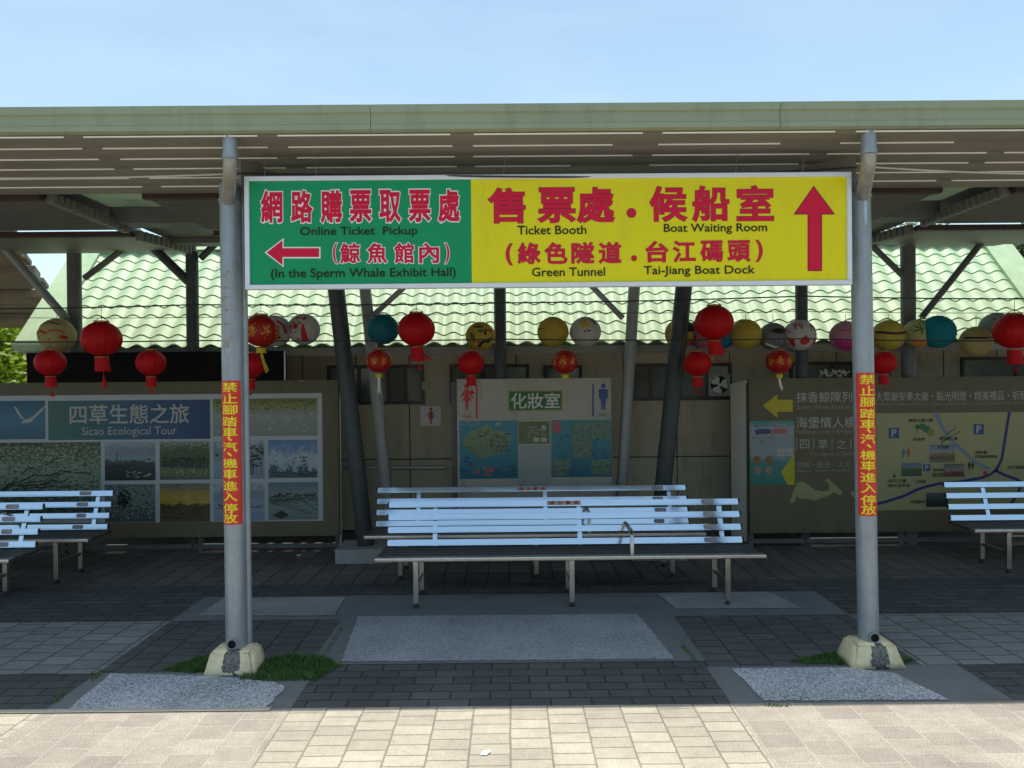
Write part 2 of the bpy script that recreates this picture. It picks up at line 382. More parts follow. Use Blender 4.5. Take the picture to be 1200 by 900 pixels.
ragged('gravel_patch', [g(400, 776), g(420, 723), g(746, 720), g(768, 745), g(790, 773)], 0.005, gravel2, 0.007)
ragged('worn_screed', [g(232, 722), g(262, 702), g(405, 700), g(392, 722)], 0.005, conc_pale, 0.008)
ragged('worn_screed', [g(792, 714), g(770, 696), g(900, 694), g(940, 713)], 0.005, conc_pale, 0.008)
grnd('kerb_strip', -12, YF - 0.035, XL1 - 0.1, YF + 0.006, 0.006, mat('kerb_stone', (0.52, 0.48, 0.40), 0.8, var=0.15, scale=9, bump=0.2))
tag(MB().add([tuple(G(562, 884, 0.005)), tuple(G(570, 885, 0.005)), tuple(G(576, 879, 0.012)), tuple(G(567, 879, 0.005))], [(0, 1, 2, 3)]).build('paper_scrap', mat('paper', (0.8, 0.8, 0.78), 0.8)), 'small white scrap of paper on the sunlit cream paving', 'litter')

# ------------------------------------------------------------------ canopy
fascia = mat('green_painted_gutter', (0.28, 0.315, 0.21), 0.45, var=0.08, scale=2, spec=0.4, dirt=(0.20, 0.215, 0.14), dscale=2.2, damt=0.65, streak=(4, 1, .8))
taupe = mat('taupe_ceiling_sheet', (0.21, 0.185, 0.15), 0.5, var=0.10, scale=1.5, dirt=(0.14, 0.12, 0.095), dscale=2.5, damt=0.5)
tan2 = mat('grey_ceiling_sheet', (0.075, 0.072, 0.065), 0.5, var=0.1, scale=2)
light_line_m = mat('pale_light_line', (0.93, 0.92, 0.86), 0.4, var=0.05)  # near-white colour stands for light caught along the ceiling ribs
rust = mat('red_oxide_beam', (0.042, 0.024, 0.019), 0.6, var=0.25, scale=8)
darkst = mat('dark_galvanised_steel', (0.10, 0.103, 0.10), 0.55, 0.0, var=0.2, scale=5, dirt=(0.06, 0.06, 0.057), dscale=4, damt=0.6)
galv = mat('galvanised_steel', (0.30, 0.34, 0.38), 0.40, 0.30, var=0.12, scale=10, dirt=(0.22, 0.235, 0.245), dscale=7, damt=0.6, streak=(5, 5, .5))
skyl = mat('translucent_green_sheet', (0.34, 0.40, 0.30), 0.4, var=0.1, scale=2, dirt=(.14, .18, .12), dscale=3, damt=.7, trans=0.5)

can = thing('canopy', 'long flat canopy with pale green gutter and ribbed taupe ceiling over the benches', 'canopy', (0, 6, 0))
XE = 9.0
gy = 4.06
prof = [(gy, 3.118), (gy, 3.078), (gy + .012, 3.072), (gy + .014, 3.022), (gy + .006, 3.013), (gy + .004, 2.988), (gy + .02, 2.983),
        (gy + .05, 2.983), (gy + .05, 3.09), (gy + .14, 3.09), (gy + .14, 3.118)]
mb = MB().extrude_x(prof, -XE, -0.72).extrude_x(prof, -0.717, 1.45).extrude_x(prof, 1.453, XE)
mb.build('gutter', fascia, can)
# front ceiling: lapped sheets, light lines painted as pale strips broken at the hidden joists
rows = [4.115, 4.29, 4.465, 4.64, 4.815, 4.99, 5.165]
mb = MB(); lp = MB()
zf = lambda y: 2.972 - (y - 4.1) * 0.048
joists = [x0 * 1.03 - 0.25 for x0 in range(-9, 10)]
for i in range(6):
    a, b = rows[i], rows[i + 1]
    mb.box(-XE, a, zf(a), XE, b - 0.006, zf(a) + 0.03)
    for j in range(len(joists) - 1):
        e = joists[j + 1] - 0.05
        if random.random() < 0.12: e -= random.uniform(0.1, 0.4)
        if abs(joists[j]) > 8: continue
        lp.box(joists[j] + 0.05 + random.uniform(0, .03), a - 0.0075, zf(a) - 0.002, e, a - 0.003, zf(a) + 0.0055)
for x in joists: mb.box(x - 0.03, 4.12, 2.925 if False else 2.975, x + 0.03, 5.15, 3.02)
mb.build('front_ceiling', taupe, can); lp.build('ceiling_light_line', light_line_m, can)
# unseen covering sheet above, added to keep the sun off the paving
q = MB().box(-XE, gy + 0.14, 3.085, XE, 5.2, 3.125).box(-XE, 6.1, 3.085, XE, 6.95, 3.125)
for a_, b_ in ((-XE, -3.15), (-2.46, 2.95), (3.45, XE)): q.box(a_, 5.2, 3.085, b_, 6.1, 3.125)
q.build('roof_sheet', fascia, can)
# rear ceilings in bays
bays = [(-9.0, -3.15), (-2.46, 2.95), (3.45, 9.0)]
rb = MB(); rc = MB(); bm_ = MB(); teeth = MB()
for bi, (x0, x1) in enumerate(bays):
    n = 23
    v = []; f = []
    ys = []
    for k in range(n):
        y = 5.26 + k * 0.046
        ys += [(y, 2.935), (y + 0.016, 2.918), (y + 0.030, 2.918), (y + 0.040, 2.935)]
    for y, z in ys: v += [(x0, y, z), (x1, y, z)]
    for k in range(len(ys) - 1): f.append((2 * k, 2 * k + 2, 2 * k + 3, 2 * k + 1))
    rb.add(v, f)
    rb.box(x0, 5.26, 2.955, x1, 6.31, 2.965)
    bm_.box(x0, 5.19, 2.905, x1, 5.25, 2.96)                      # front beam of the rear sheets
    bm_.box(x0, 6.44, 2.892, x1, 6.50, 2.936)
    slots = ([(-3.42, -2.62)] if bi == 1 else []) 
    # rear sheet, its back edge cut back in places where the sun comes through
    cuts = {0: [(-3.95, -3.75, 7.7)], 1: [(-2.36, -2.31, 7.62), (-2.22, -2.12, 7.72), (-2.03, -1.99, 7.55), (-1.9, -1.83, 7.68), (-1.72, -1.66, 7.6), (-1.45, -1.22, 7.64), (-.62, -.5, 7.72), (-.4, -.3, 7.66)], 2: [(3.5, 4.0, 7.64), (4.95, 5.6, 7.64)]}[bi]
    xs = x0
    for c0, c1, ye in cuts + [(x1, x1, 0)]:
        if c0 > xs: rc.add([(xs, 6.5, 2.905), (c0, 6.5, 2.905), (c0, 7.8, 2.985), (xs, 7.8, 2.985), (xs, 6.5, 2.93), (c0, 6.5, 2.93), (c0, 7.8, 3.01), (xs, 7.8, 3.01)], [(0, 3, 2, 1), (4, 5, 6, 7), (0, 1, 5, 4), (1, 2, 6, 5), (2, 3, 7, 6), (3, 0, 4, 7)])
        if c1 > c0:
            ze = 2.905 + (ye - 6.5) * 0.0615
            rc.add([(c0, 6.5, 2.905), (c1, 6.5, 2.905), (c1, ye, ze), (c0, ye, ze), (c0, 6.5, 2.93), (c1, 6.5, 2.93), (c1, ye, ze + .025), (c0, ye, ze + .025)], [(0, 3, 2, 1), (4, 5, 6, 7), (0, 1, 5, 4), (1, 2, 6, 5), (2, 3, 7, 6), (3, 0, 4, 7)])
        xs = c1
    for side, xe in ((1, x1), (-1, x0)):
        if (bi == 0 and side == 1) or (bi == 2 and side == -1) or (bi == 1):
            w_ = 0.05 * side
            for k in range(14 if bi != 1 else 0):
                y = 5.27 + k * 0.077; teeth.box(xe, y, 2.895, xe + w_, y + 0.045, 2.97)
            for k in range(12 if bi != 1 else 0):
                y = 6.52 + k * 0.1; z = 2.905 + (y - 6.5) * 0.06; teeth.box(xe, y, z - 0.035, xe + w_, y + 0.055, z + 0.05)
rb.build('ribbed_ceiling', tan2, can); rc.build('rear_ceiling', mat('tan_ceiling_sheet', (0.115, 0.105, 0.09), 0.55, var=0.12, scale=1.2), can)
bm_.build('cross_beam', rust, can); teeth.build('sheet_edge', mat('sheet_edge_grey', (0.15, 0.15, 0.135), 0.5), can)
# valleys between the bays: translucent sheet, then dark steel
for x0, x1 in ((-3.15, -2.46), (2.95, 3.45)):
    MB().box(x0 + 0.001, 5.2, 3.06, x1 - 0.001, 6.1, 3.07).build('skylight', skyl, can)
    d = MB(); d.box(x0 + .001, 6.1, 2.93, x1 - .001, 6.3, 3.08); d.box(x0 + .001, 6.5, 3.0, x1 - .001, 7.1, 3.03); d.box(x0 + .001, 7.1, 2.955, x1 - .001, 7.3, 3.06); d.box(x0 + .001, 7.3, 3.02, x1 - .001, 7.66, 3.04)
    d.build('valley_beam', darkst, can)
# slanting gusset plates next to the front posts
for a, b in ((W(282, 166, 4.42), W(348, 203, 4.75)), (W(1003, 166, 4.42), W(895, 203, 4.75))):
    q = MB(); a.z = 2.94; b.z = 2.90
    q.add([a, b, b + Vector((0, 0, -0.02)), a + Vector((0, 0, -0.22))] + [p + Vector((0, 0.006, 0)) for p in (a, b, b + Vector((0, 0, -0.02)), a + Vector((0, 0, -0.22)))],
          [(0, 1, 2, 3), (7, 6, 5, 4), (0, 4, 5, 1), (1, 5, 6, 2), (2, 6, 7, 3), (3, 7, 4, 0)])
    q.build('gusset_plate', taupe, can)
# thin conduit along the ceiling
def sag(p, q, s, n=24): return [Vector(p).lerp(Vector(q), i / n) - Vector((0, 0, 4 * s * (i / n) * (1 - i / n))) for i in range(n + 1)]
cm_ = mat('grey_cable', (0.5, 0.5, 0.48), 0.5); MB().tube(sag(W(-80, 208, 4.5), W(264, 204, 4.45), 0.012), 0.006, 6).build('conduit', cm_, can)
cond = MB(); cond.tube(sag(W(1026, 196, 4.45), W(1290, 204, 4.5), 0.012), 0.006, 6)
cond.build('conduit', mat('grey_cable', (0.5, 0.5, 0.48), 0.5), can)
cab = MB().tube(sag(W(262, 203, 4.4), W(600, 207, 4.30), 0.0) + sag(W(600, 207, 4.30), W(1004, 196, 4.4), 0.02)[1:], 0.005, 6)
tag(cab.build('power_cable', mat('black_cable', (0.03, 0.03, 0.03), 0.5)), 'thin dark cable running along the top edge of the big sign', 'cable')

# ------------------------------------------------------------------ front posts
cream_paint = None
def base_mat(name, col, cx, cz, rx, rz):
    m = mat(name, col, 0.75, var=0.10, scale=14, bump=0.25, bscale=60, dirt=(0.42, 0.30, 0.14), dscale=9, damt=0.45)
    t = m.node_tree; p = t.nodes['Principled BSDF']; old = p.inputs['Base Color'].links[0].from_socket
    tc = t.nodes.new('ShaderNodeTexCoord'); mp = t.nodes.new('ShaderNodeMapping')
    mp.inputs['Location'].default_value = (-cx / rx, 0, -cz / rz); mp.inputs['Scale'].default_value = (1 / rx, 0.0, 1 / rz)
    t.links.new(tc.outputs['Object'], mp.inputs[0])
    ln = t.nodes.new('ShaderNodeVectorMath'); ln.operation = 'LENGTH'; t.links.new(mp.outputs[0], ln.inputs[0])
    n = t.nodes.new('ShaderNodeTexNoise'); n.inputs['Scale'].default_value = 28; n.inputs['Detail'].default_value = 5
    t.links.new(tc.outputs['Object'], n.inputs['Vector'])
    ma = t.nodes.new('ShaderNodeMath'); ma.operation = 'MULTIPLY_ADD'; ma.inputs[1].default_value = 1.6
    t.links.new(n.outputs['Fac'], ma.inputs[0]); t.links.new(ln.outputs['Value'], ma.inputs[2])
    gt = t.nodes.new('ShaderNodeMath'); gt.operation = 'LESS_THAN'; gt.inputs[1].default_value = 1.7; t.links.new(ma.outputs[0], gt.inputs[0])
    mx = t.nodes.new('ShaderNodeMix'); mx.data_type = 'RGBA'; t.links.new(gt.outputs[0], mx.inputs[0]); t.links.new(old, mx.inputs[6])
    nn = t.nodes.new('ShaderNodeTexNoise'); nn.inputs['Scale'].default_value = 60; t.links.new(tc.outputs['Object'], nn.inputs['Vector'])
    rp = t.nodes.new('ShaderNodeValToRGB'); rp.color_ramp.elements[0].color = (0.06, 0.06, 0.055, 1); rp.color_ramp.elements[1].color = (0.22, 0.22, 0.2, 1)
    rp.color_ramp.elements[0].position = 0.3; rp.color_ramp.elements[1].position = 0.7
    t.links.new(nn.outputs['Fac'], rp.inputs[0]); t.links.new(rp.outputs[0], mx.inputs[7]); t.links.new(mx.outputs[2], p.inputs['Base Color'])
    return m
red_st = mat('red_vinyl', (0.62, 0.04, 0.032), 0.35, var=0.04, spec=0.3)
yel_let = mat('yellow_lettering', (0.85, 0.68, 0.03), 0.4, var=0.03, spec=0.3)
black = mat('black', (0.006, 0.006, 0.006), 0.7, var=0.0)
pipe_tan = mat('weathered_elbow', (0.33, 0.325, 0.30), 0.42, 0.3, var=0.15, scale=12, dirt=(0.26, 0.2, 0.13), dscale=9, damt=0.6)
tape = mat('rusty_tape_residue', (0.31, 0.24, 0.18), 0.8, var=0.4, scale=30)
def front_post(px, pybase, label, right, lean):
    Yp = 4.46; r = 0.058
    foot = W(px, pybase, Yp)
    X = foot.x
    t = thing('drain_post', label, 'post', (X, Yp, 0), 'front posts of the canopy')
    MB().tube([(X, Yp, 0.05), (X, Yp, 2.80)], r, 40).build('pipe', galv, t)
    # drain spout at the foot
    zs = 0.163
    sp = MB(); n = 20
    o = [(X + 0.002 + 0.030 * math.cos(2 * math.pi * k / n), Yp - r - 0.018, zs + 0.030 * math.sin(2 * math.pi * k / n)) for k in range(n)]
    i_ = [(X + 0.002 + 0.024 * math.cos(2 * math.pi * k / n), Yp - r - 0.018, zs + 0.024 * math.sin(2 * math.pi * k / n)) for k in range(n)]
    ob = [(a, Yp - r + 0.02, c) for a, b, c in o]
    ib = [(a, Yp - r - 0.004, c) for a, b, c in i_]
    sp.add(o + i_ + ob, [(k, (k + 1) % n, n + (k + 1) % n, n + k) for k in range(n)] + [(2 * n + k, 2 * n + (k + 1) % n, (k + 1) % n, k) for k in range(n)], False)
    sp.cur = 1; sp.add(i_ + ib, [(k, (k + 1) % n, n + (k + 1) % n, n + k) for k in range(n)]); sp.add(ib, [tuple(range(n))])
    sp.build('drain_spout', [galv, black], t)
    # elbow coming down from the gutter into the post
    ex = W(269.5 if not right else 1018, 170, gy + .085).x - lean
    pts = [(ex, gy + 0.085, 3.0), (ex, gy + 0.085, 2.865)]
    MB().tube(pts, 0.038 if not right else 0.040, 28).tube([(ex, gy + 0.085, 2.86), (ex, gy + 0.085, 2.885)], 0.041 if not right else 0.043, 28).build('gutter_outlet', galv, t)
    a = Vector((ex, gy + 0.085, 2.865)); b = Vector((ex, gy + 0.085, 2.79)); c_ = Vector((X, Yp - 0.03, 2.70))
    crv = [a.lerp(b, u) .lerp(b.lerp(c_, u), u) for u in [k / 10 for k in range(11)]]
    MB().tube(crv, 0.037 if not right else 0.039, 28).build('elbow', pipe_tan, t)
    MB().tube([(X, Yp, 2.70), (X, Yp, 2.715)], r + 0.006, 40).build('collar', galv, t)
    # second slim pipe fixed to the left post
    if not right:
        MB().tube([(X + 0.058, Yp + 0.045, 0.0), (X + 0.058, Yp + 0.045, 2.95)], 0.021, 20).build('slim_pipe', galv, t)
        q = MB(); q.cur = 0
        for yy, hh in ((322, 6), (338, 3), (351, 4), (362, 7), (381, 2), (400, 9), (406, 2)):
            for k in range(5):
                x0 = -8 + random.uniform(0, 8); x1 = x0 + random.uniform(2, 7); zz = W(px, yy + random.uniform(-hh / 2, hh / 2), Yp).z
                q_ = [Vector((X + math.sin(u) * (r + .001), Yp - math.cos(u) * (r + .001), z)) for u, z in ((x0 / 12, zz - .006), (x1 / 12, zz - .007), (x1 / 12, zz + .006), (x0 / 12, zz + .006))]
                q.add(q_, [(0, 1, 2, 3)])
        q.build('tape_residue', tape, t)
    else:
        q = MB()
        for yy, hh, x0, x1 in ((245, 30, -1, 2.4), (262, 8, -.5, 2), (305, 6, 5, 8), (327, 5, 6, 9)):
            zz = W(px, yy, Yp).z; h2 = hh / 2 * Yp / F
            q.add([Vector((X + math.sin(u) * (r + .001), Yp - math.cos(u) * (r + .001), z)) for u, z in ((x0 / 12, zz - h2), (x1 / 12, zz - h2), (x1 / 12, zz + h2), (x0 / 12, zz + h2))], [(0, 1, 2, 3)])
        q.build('paint_run', mat('pale_paint_run', (0.4, 0.5, 0.62), 0.5), t)
    # concrete foot
    fr = MB(); bm = bmesh.new()
    wx, wy, wt, wty, hh = (0.150, 0.125, 0.118, 0.085, 0.13) if not right else (0.160, 0.125, 0.112, 0.085, 0.135)
    vv = [bm.verts.new((X + sx * a_, Yp - 0.01 + sy * b_, z)) for (a_, b_, z) in ((wx, wy, -0.01), (wt, wty, hh)) for sx, sy in ((-1, -1), (1, -1), (1, 1), (-1, 1))]
    for f in ((3, 2, 1, 0), (4, 5, 6, 7), (0, 1, 5, 4), (1, 2, 6, 5), (2, 3, 7, 6), (3, 0, 4, 7)): bm.faces.new([vv[k] for k in f])
    bmesh.ops.bevel(bm, geom=bm.edges[:], offset=0.016, segments=3, affect='EDGES')
    bmesh.ops.subdivide_edges(bm, edges=bm.edges[:], cuts=2, use_grid_fill=True)
    for q in bm.verts: q.co += Vector((random.uniform(-1, 1), random.uniform(-1, 1), random.uniform(-1, 1))) * 0.0025
    fr.bm(bm, True)
    fr.build('concrete_foot', base_mat('cream_foot_paint' + ('_b' if right else ''), (0.80, 0.70, 0.47) if not right else (0.76, 0.67, 0.42), 0.01, 0.075 if not right else 0.06, 0.052, 0.085), t)
    # warning sticker wrapped round the pipe
    y0, y1 = (446, 615) if not right else (437, 605)
    zt, zb = W(px, y0, Yp - r).z, W(px, y1, Yp - r).z
    sx = -0.006 if not right else 0.0
    m_ = MB(); k = 24; A = R(68)
    rr = r + 0.0012
    vs = [];
    for j in range(k + 1):
        u = -A + 2 * A * j / k
        vs += [(X + rr * math.sin(u), Yp - rr * math.cos(u), zb), (X + rr * math.sin(u), Yp - rr * math.cos(u), zt)]
    m_.add(vs, [(2 * j, 2 * j + 2, 2 * j + 3, 2 * j + 1) for j in range(k)], True)
    st = m_.build('warning_sticker', red_st, t)
    let = MB(); r2 = r + 0.0030
    shx = X - W(px, (y0 + y1) / 2, Yp - r).x
    def wrap(p):
        p = p + Vector((shx, 0, 0))
        dx = max(-r2 * .98, min(r2 * .98, p.x - X)); return Vector((p.x, Yp - math.sqrt(r2 * r2 - dx * dx) + (p.y - Yp + r), p.z))
    chars = '禁止腳踏車、汽、機車進入停放'
    ys = [340, 380, 420, 462, 500, 524, 552, 578, 610, 648, 690, 728, 770, 805]
    kk = (y1 - y0) / ((828 - 317) / 3.0)
    xoff = px + (-0.5 if not right else -0.8)
    for ch, yy in zip(chars, ys):
        yc = y0 + (yy - 317) / 3.0 * kk
        if ch == '、': let.text(ch, xoff - 2.2, yc - 2.2, xoff + 2.8, yc + 2.2, Yp - r, 0.02, wrap)
        else: let.text(ch, xoff - 8.4, yc - 5.6, xoff + 8.4, yc + 5.6, Yp - r, 0.014, wrap)
    let.build('lettering', yel_let, st)
    for o in t.children_recursive:
        for q in o.data.vertices: q.co.x += lean * max(0, q.co.z) / 2.86
    return t
front_post(277, 760, 'grey drainpipe post left of the big sign, with a slim second pipe beside it', False, -.012)
front_post(1018, 750, 'grey drainpipe post right of the big sign, single pipe in cream concrete foot', True, -.034)

# ------------------------------------------------------------------ the big sign
SY = 4.33
sgn = thing('direction_sign', 'wide green and yellow direction sign with red lettering and arrows hung between two posts', 'sign', (W(643, 338, SY).x, SY, W(643, 338, SY).z))
alu = mat('white_aluminium_frame', (0.66, 0.70, 0.76), 0.4, var=0.04)
sg_green = mat('sign_green', (0.0, 0.28, 0.105), 0.4, var=0.03, scale=2, spec=0.3, dirt=(0.01, 0.21, 0.085), dscale=2.5, damt=.5, streak=(3, 1, .7))
sg_yel = mat('sign_yellow', (0.74, 0.66, 0.0), 0.4, var=0.02, scale=2, spec=0.3, dirt=(0.58, 0.50, 0.02), dscale=2.5, damt=.4, streak=(3, 1, .7))
sg_red = mat('sign_red', (0.60, 0.008, 0.045), 0.4, var=0.03, spec=0.2)
sg_white = mat('sign_white', (0.78, 0.78, 0.76), 0.4, var=0.02, spec=0.2)
sg_ink = mat('sign_ink', (0.018, 0.022, 0.012), 0.45, var=0.0, spec=0.2)
X0, Z0, X1, Z1 = rect(288, 204.5, 998, 336.5, SY)
fw = 0.026
mb = MB(); mb.box(X0, SY - .012, Z0, X1, SY + .035, Z0 + fw, .004).box(X0, SY - .012, Z1 - fw, X1, SY + .035, Z1, .004)
mb.box(X0, SY - .0125, Z0 + fw, X0 + fw, SY + .034, Z1 - fw, .004).box(X1 - fw, SY - .0125, Z0 + fw, X1, SY + .034, Z1 - fw, .004)
mb.box(X0 + fw, SY + .004, Z0 + fw, X1 - fw, SY + .03, Z1 - fw)
mb.build('frame', alu, sgn)
xm = W(552.5, 270, SY).x
gp = MB().plate(X0 + fw, Z0 + fw, xm, Z1 - fw, SY).build('green_panel', sg_green, sgn)
yp = MB().plate(xm, Z0 + fw, X1 - fw, Z1 - fw, SY).build('yellow_panel', sg_yel, sgn)
def ln(y, x): return y - (x - 643) * 0.0088          # the sign text follows the sign
L1 = SY - 0.0015; L2 = SY - 0.003
wt = MB(); rd = MB(); ink = MB()
def han(s, xs, yc, w_, h, bold, out, under, slant=True):
    for ch, xc in zip(s, xs):
        y = yc(xc)
        under.text(ch, xc - w_ / 2, y - h / 2, xc + w_ / 2, y + h / 2, L1, out)
        rd.text(ch, xc - w_ / 2, y - h / 2, xc + w_ / 2, y + h / 2, L2, bold)
lx = lambda v: 280 + v * 360 / 1200
ly = lambda v: 190 + v * 160 / 533
# left panel
han('網路購票取票處', [lx(v) for v in (128, 245, 361, 475, 590, 706, 820)], lambda x: ly(172) - (x - lx(475)) * .006, 23.5, 35.5, 0.030, 0.066, wt)
han('鯨魚館內', [lx(v) for v in (434, 540, 645, 743)], lambda x: ly(355), 22, 22.5, 0.026, 0.064, wt)
for a, b in (('(', 375), (')', 814)):
    wt.text(a, lx(b) - 2.2, ly(318), lx(b) + 2.2, ly(394), L1, 0.06); rd.text(a, lx(b) - 2.2, ly(318), lx(b) + 2.2, ly(394), L2, 0.02)
ink.text('Online Ticket  Pickup', lx(240), ly(252), lx(696), ly(293), L2, 0.012)
ink.text('(In the Sperm Whale Exhibit Hall)', lx(126), ly(414), lx(846), ly(458), L2, 0.012)
ar = [(108, 353), (170, 305), (170, 336), (313, 336), (313, 370), (170, 370), (170, 402)]
wt.poly([(lx(a), ly(b)) for a, b in [(100, 353), (175, 296), (175, 331), (319, 331), (319, 376), (175, 376), (175, 411)]], L1)
rd.poly([(lx(a), ly(b)) for a, b in ar], L2)
wt.build('white_outline', sg_white, gp)
# right panel
r2x = lambda v: 640 + v * 370 / 1200
r2y = lambda v: 190 + v * 160 / 519
dk = MB()
han('售票處', [594, 652.5, 698], lambda x: 240.5 - (x - 645) * .009, 41, 39, 0.026, 0.036, dk)
han('候船室', [783, 833, 885], lambda x: 238.5 - (x - 833) * .009, 41, 39, 0.026, 0.036, dk)
han('綠色隧道', [620, 651.5, 683, 715], lambda x: 296.5 - (x - 667) * .009, 25, 23.5, 0.024, 0.035, dk)
han('台江碼頭', [770, 802, 834, 866], lambda x: 294.5 - (x - 818) * .009, 25, 23.5, 0.024, 0.035, dk)
for px_, py_, rr in ((740, 249.5, 5.2), (743, 302.5, 2.9)): dk.disc(px_, py_, rr + .6, L1); rd.disc(px_, py_, rr, L2)
for a, b, y in (('(', 596.5, 298), (')', 890, 294)):
    dk.text(a, b - 3, y - 12, b + 3, y + 12, L1, 0.04); rd.text(a, b - 3, y - 12, b + 3, y + 12, L2, 0.025)
ink.text('Ticket Booth', 606.5, 264.5, 687, 274.5, L2, 0.012); ink.text('Boat Waiting Room', 778, 262, 899, 274.3, L2, 0.012)
ink.text('Green Tunnel', 623.5, 313.5, 709, 323.5, L2, 0.012); ink.text('Tai-Jiang Boat Dock', 754.5, 311.5, 884.5, 324, L2, 0.012)
arr = [(1017, 93), (1094, 196), (1046, 196), (1046, 411), (997, 411), (997, 196), (945, 196)]
dk.poly([(r2x(a), r2y(b)) for a, b in [(1017, 89), (1099, 199), (1049, 199), (1049, 414), (994, 414), (994, 199), (940, 199)]], L1)
rd.poly([(r2x(a), r2y(b)) for a, b in arr], L2)
dk.build('dark_outline', mat('sign_dark_red', (0.16, 0.004, 0.02), 0.4, var=0.0), yp)
rd.build('red_lettering', sg_red, sgn); ink.build('english_lettering', sg_ink, sgn)
hw = MB()
for px_ in (310, 370, 590, 862, 940): hw.tube([W(px_, 206, SY + .01), W(px_ + 2, 180, SY + .12)], 0.002, 6)
hw.build('tie_wire', mat('thin_wire', (0.45, 0.45, 0.45), 0.4, 0.5), sgn)

# ------------------------------------------------------------------ rear columns
silver = mat('silver_painted_steel', (0.25, 0.265, 0.26), 0.45, 0.2, var=0.1, scale=6, dirt=(0.25, 0.25, 0.23), dscale=5, damt=0.5)
darkpost = mat('dark_green_grey_paint', (0.035, 0.045, 0.05), 0.45, 0.0, var=0.18, scale=5, dirt=(0.09, 0.09, 0.085), dscale=6, damt=0.5)
def column(label, top, bot, r, m, braces=(), name='steel_column', plinth=None, group='steel columns behind the benches'):
    t = thing(name, label, 'column', tuple(bot), group)
    MB().tube([bot, top], r, 24).build('shaft', m, t)
    for a, b, rb_ in braces: MB().tube([a, b], rb_, 16).build('brace', m, t)
    if plinth: plinth.build('plinth', conc_pale, t)
    return t
def foot(px, Y): p = W(px, 600, Y); return Vector((p.x, Y, 0))
DY = 7.2
zt_ = 2.93
for (pt, pb, lab) in ((394, 430, 'dark column leaning outwards left of the central bench, on a concrete plinth'), (801, 768, 'dark column leaning outwards behind the right end of the central bench')):
    a = W(pt, 340, DY); b = foot(pb, DY); d = (a - b) / (a.z - b.z); top = b + d * 2.95
    pl = MB(); pl.box(b.x - .26, DY - .2, -.01, b.x + .26, DY + .25, .13, .015)
    column(lab, top, b + d * 0.10, 0.078, darkpost, plinth=pl)
SYc = 7.6
for (pt, pb, lab, br) in ((428, 460, 'slim silver column leaning left, beside the toilet window', ((437, 370), (470, 340))), (743, 724, 'slim silver column leaning right, beside the toilet map board', ((730, 373), (694, 336)))):
    a = W(pt, 340, SYc); b = foot(pb, SYc); d = (a - b) / (a.z - b.z)
    e = br[1]; f = br[0]; s_ = W(e[0], e[1], SYc); q = W(f[0], f[1], SYc); s2 = s_ + (s_ - q) * 0.9
    column(lab, b + d * 2.97, b, 0.058, silver, [(q, s2, 0.028)])
VY = 7.62
def vert(px, lab, m, r, braces=()):
    b = foot(px, VY)
    column(lab, Vector((b.x, VY, 2.96)), b, r, m, [(W(*p, VY), W(*q, VY), rr) for p, q, rr in braces])
vert(228, 'dark upright column behind the black display box, second from left', darkpost, 0.06, [((222, 331), (150, 262), 0.045), ((235, 303), (266, 272), 0.034)])
vert(90, 'grey upright column at the far left behind the yellow lantern', darkst, 0.066, [((99, 326), (151, 287), 0.03)])
vert(588, 'dark upright column above the toilet map board, centre', darkpost, 0.06)
vert(941, 'dark upright column above the brown map board, near the white face lantern', darkpost, 0.06)
vert(1066, 'grey upright column above the brown map board, with two long braces', darkst, 0.07, [((1060, 325), (1022, 288), 0.03), ((1080, 372), (1152, 282), 0.032)])
br_ = MB().tube([W(6, 290, 7.5), W(78, 374, 7.5)], 0.04, 16)
tag(br_.build('diagonal_brace', silver), 'silver diagonal brace at the far left ending above the yellow lantern', 'brace')

# ------------------------------------------------------------------ toilet building
WY = 8.5
bld = thing('toilet_building', 'low tan panelled building with pale green pressed tile roof behind the boards', 'building', (0, WY, 0))
tanw = mat('tan_wall_panel', (0.46, 0.415, 0.31), 0.7, var=0.08, scale=1.5, dirt=(0.22, 0.19, 0.14), dscale=2.0, damt=0.6, streak=(3, 1, .6))
jnt = mat('dark_joint', (0.03, 0.03, 0.028), 0.8)
xl, xr = W(42, 500, WY).x, W(1290, 500, WY).x
MB().box(xl, WY + .012, 0, xr, WY + 3.6, 2.1).build('core', jnt, bld)
pn = MB(); cols = [42 + 62.6 * k for k in range(21)]
for k in range(20):
    a = W(cols[k] , 500, WY).x + .006; b = W(cols[k + 1], 500, WY).x - .006
    for z0, z1 in ((0.02, W(600, 537, WY).z - .006), (W(600, 537, WY).z + .006, 2.05)): pn.box(a, WY, z0, b, WY + .03, z1, .003)
pn.build('wall', tanw, bld)
eb = mat('grey_eave_beam', (0.20, 0.20, 0.18), 0.6, var=0.1)
EY = 7.74
ze = W(600, 405, EY).z
mb = MB(); mb.box(W(30, 405, EY).x, EY, ze - .085, W(1262, 405, EY).x, EY + .06, ze - .005); mb.box(W(30, 405, EY).x, EY + .06, ze - .06, W(1262, 405, EY).x, WY + .2, ze - .03)
mb.build('eave', eb, bld)
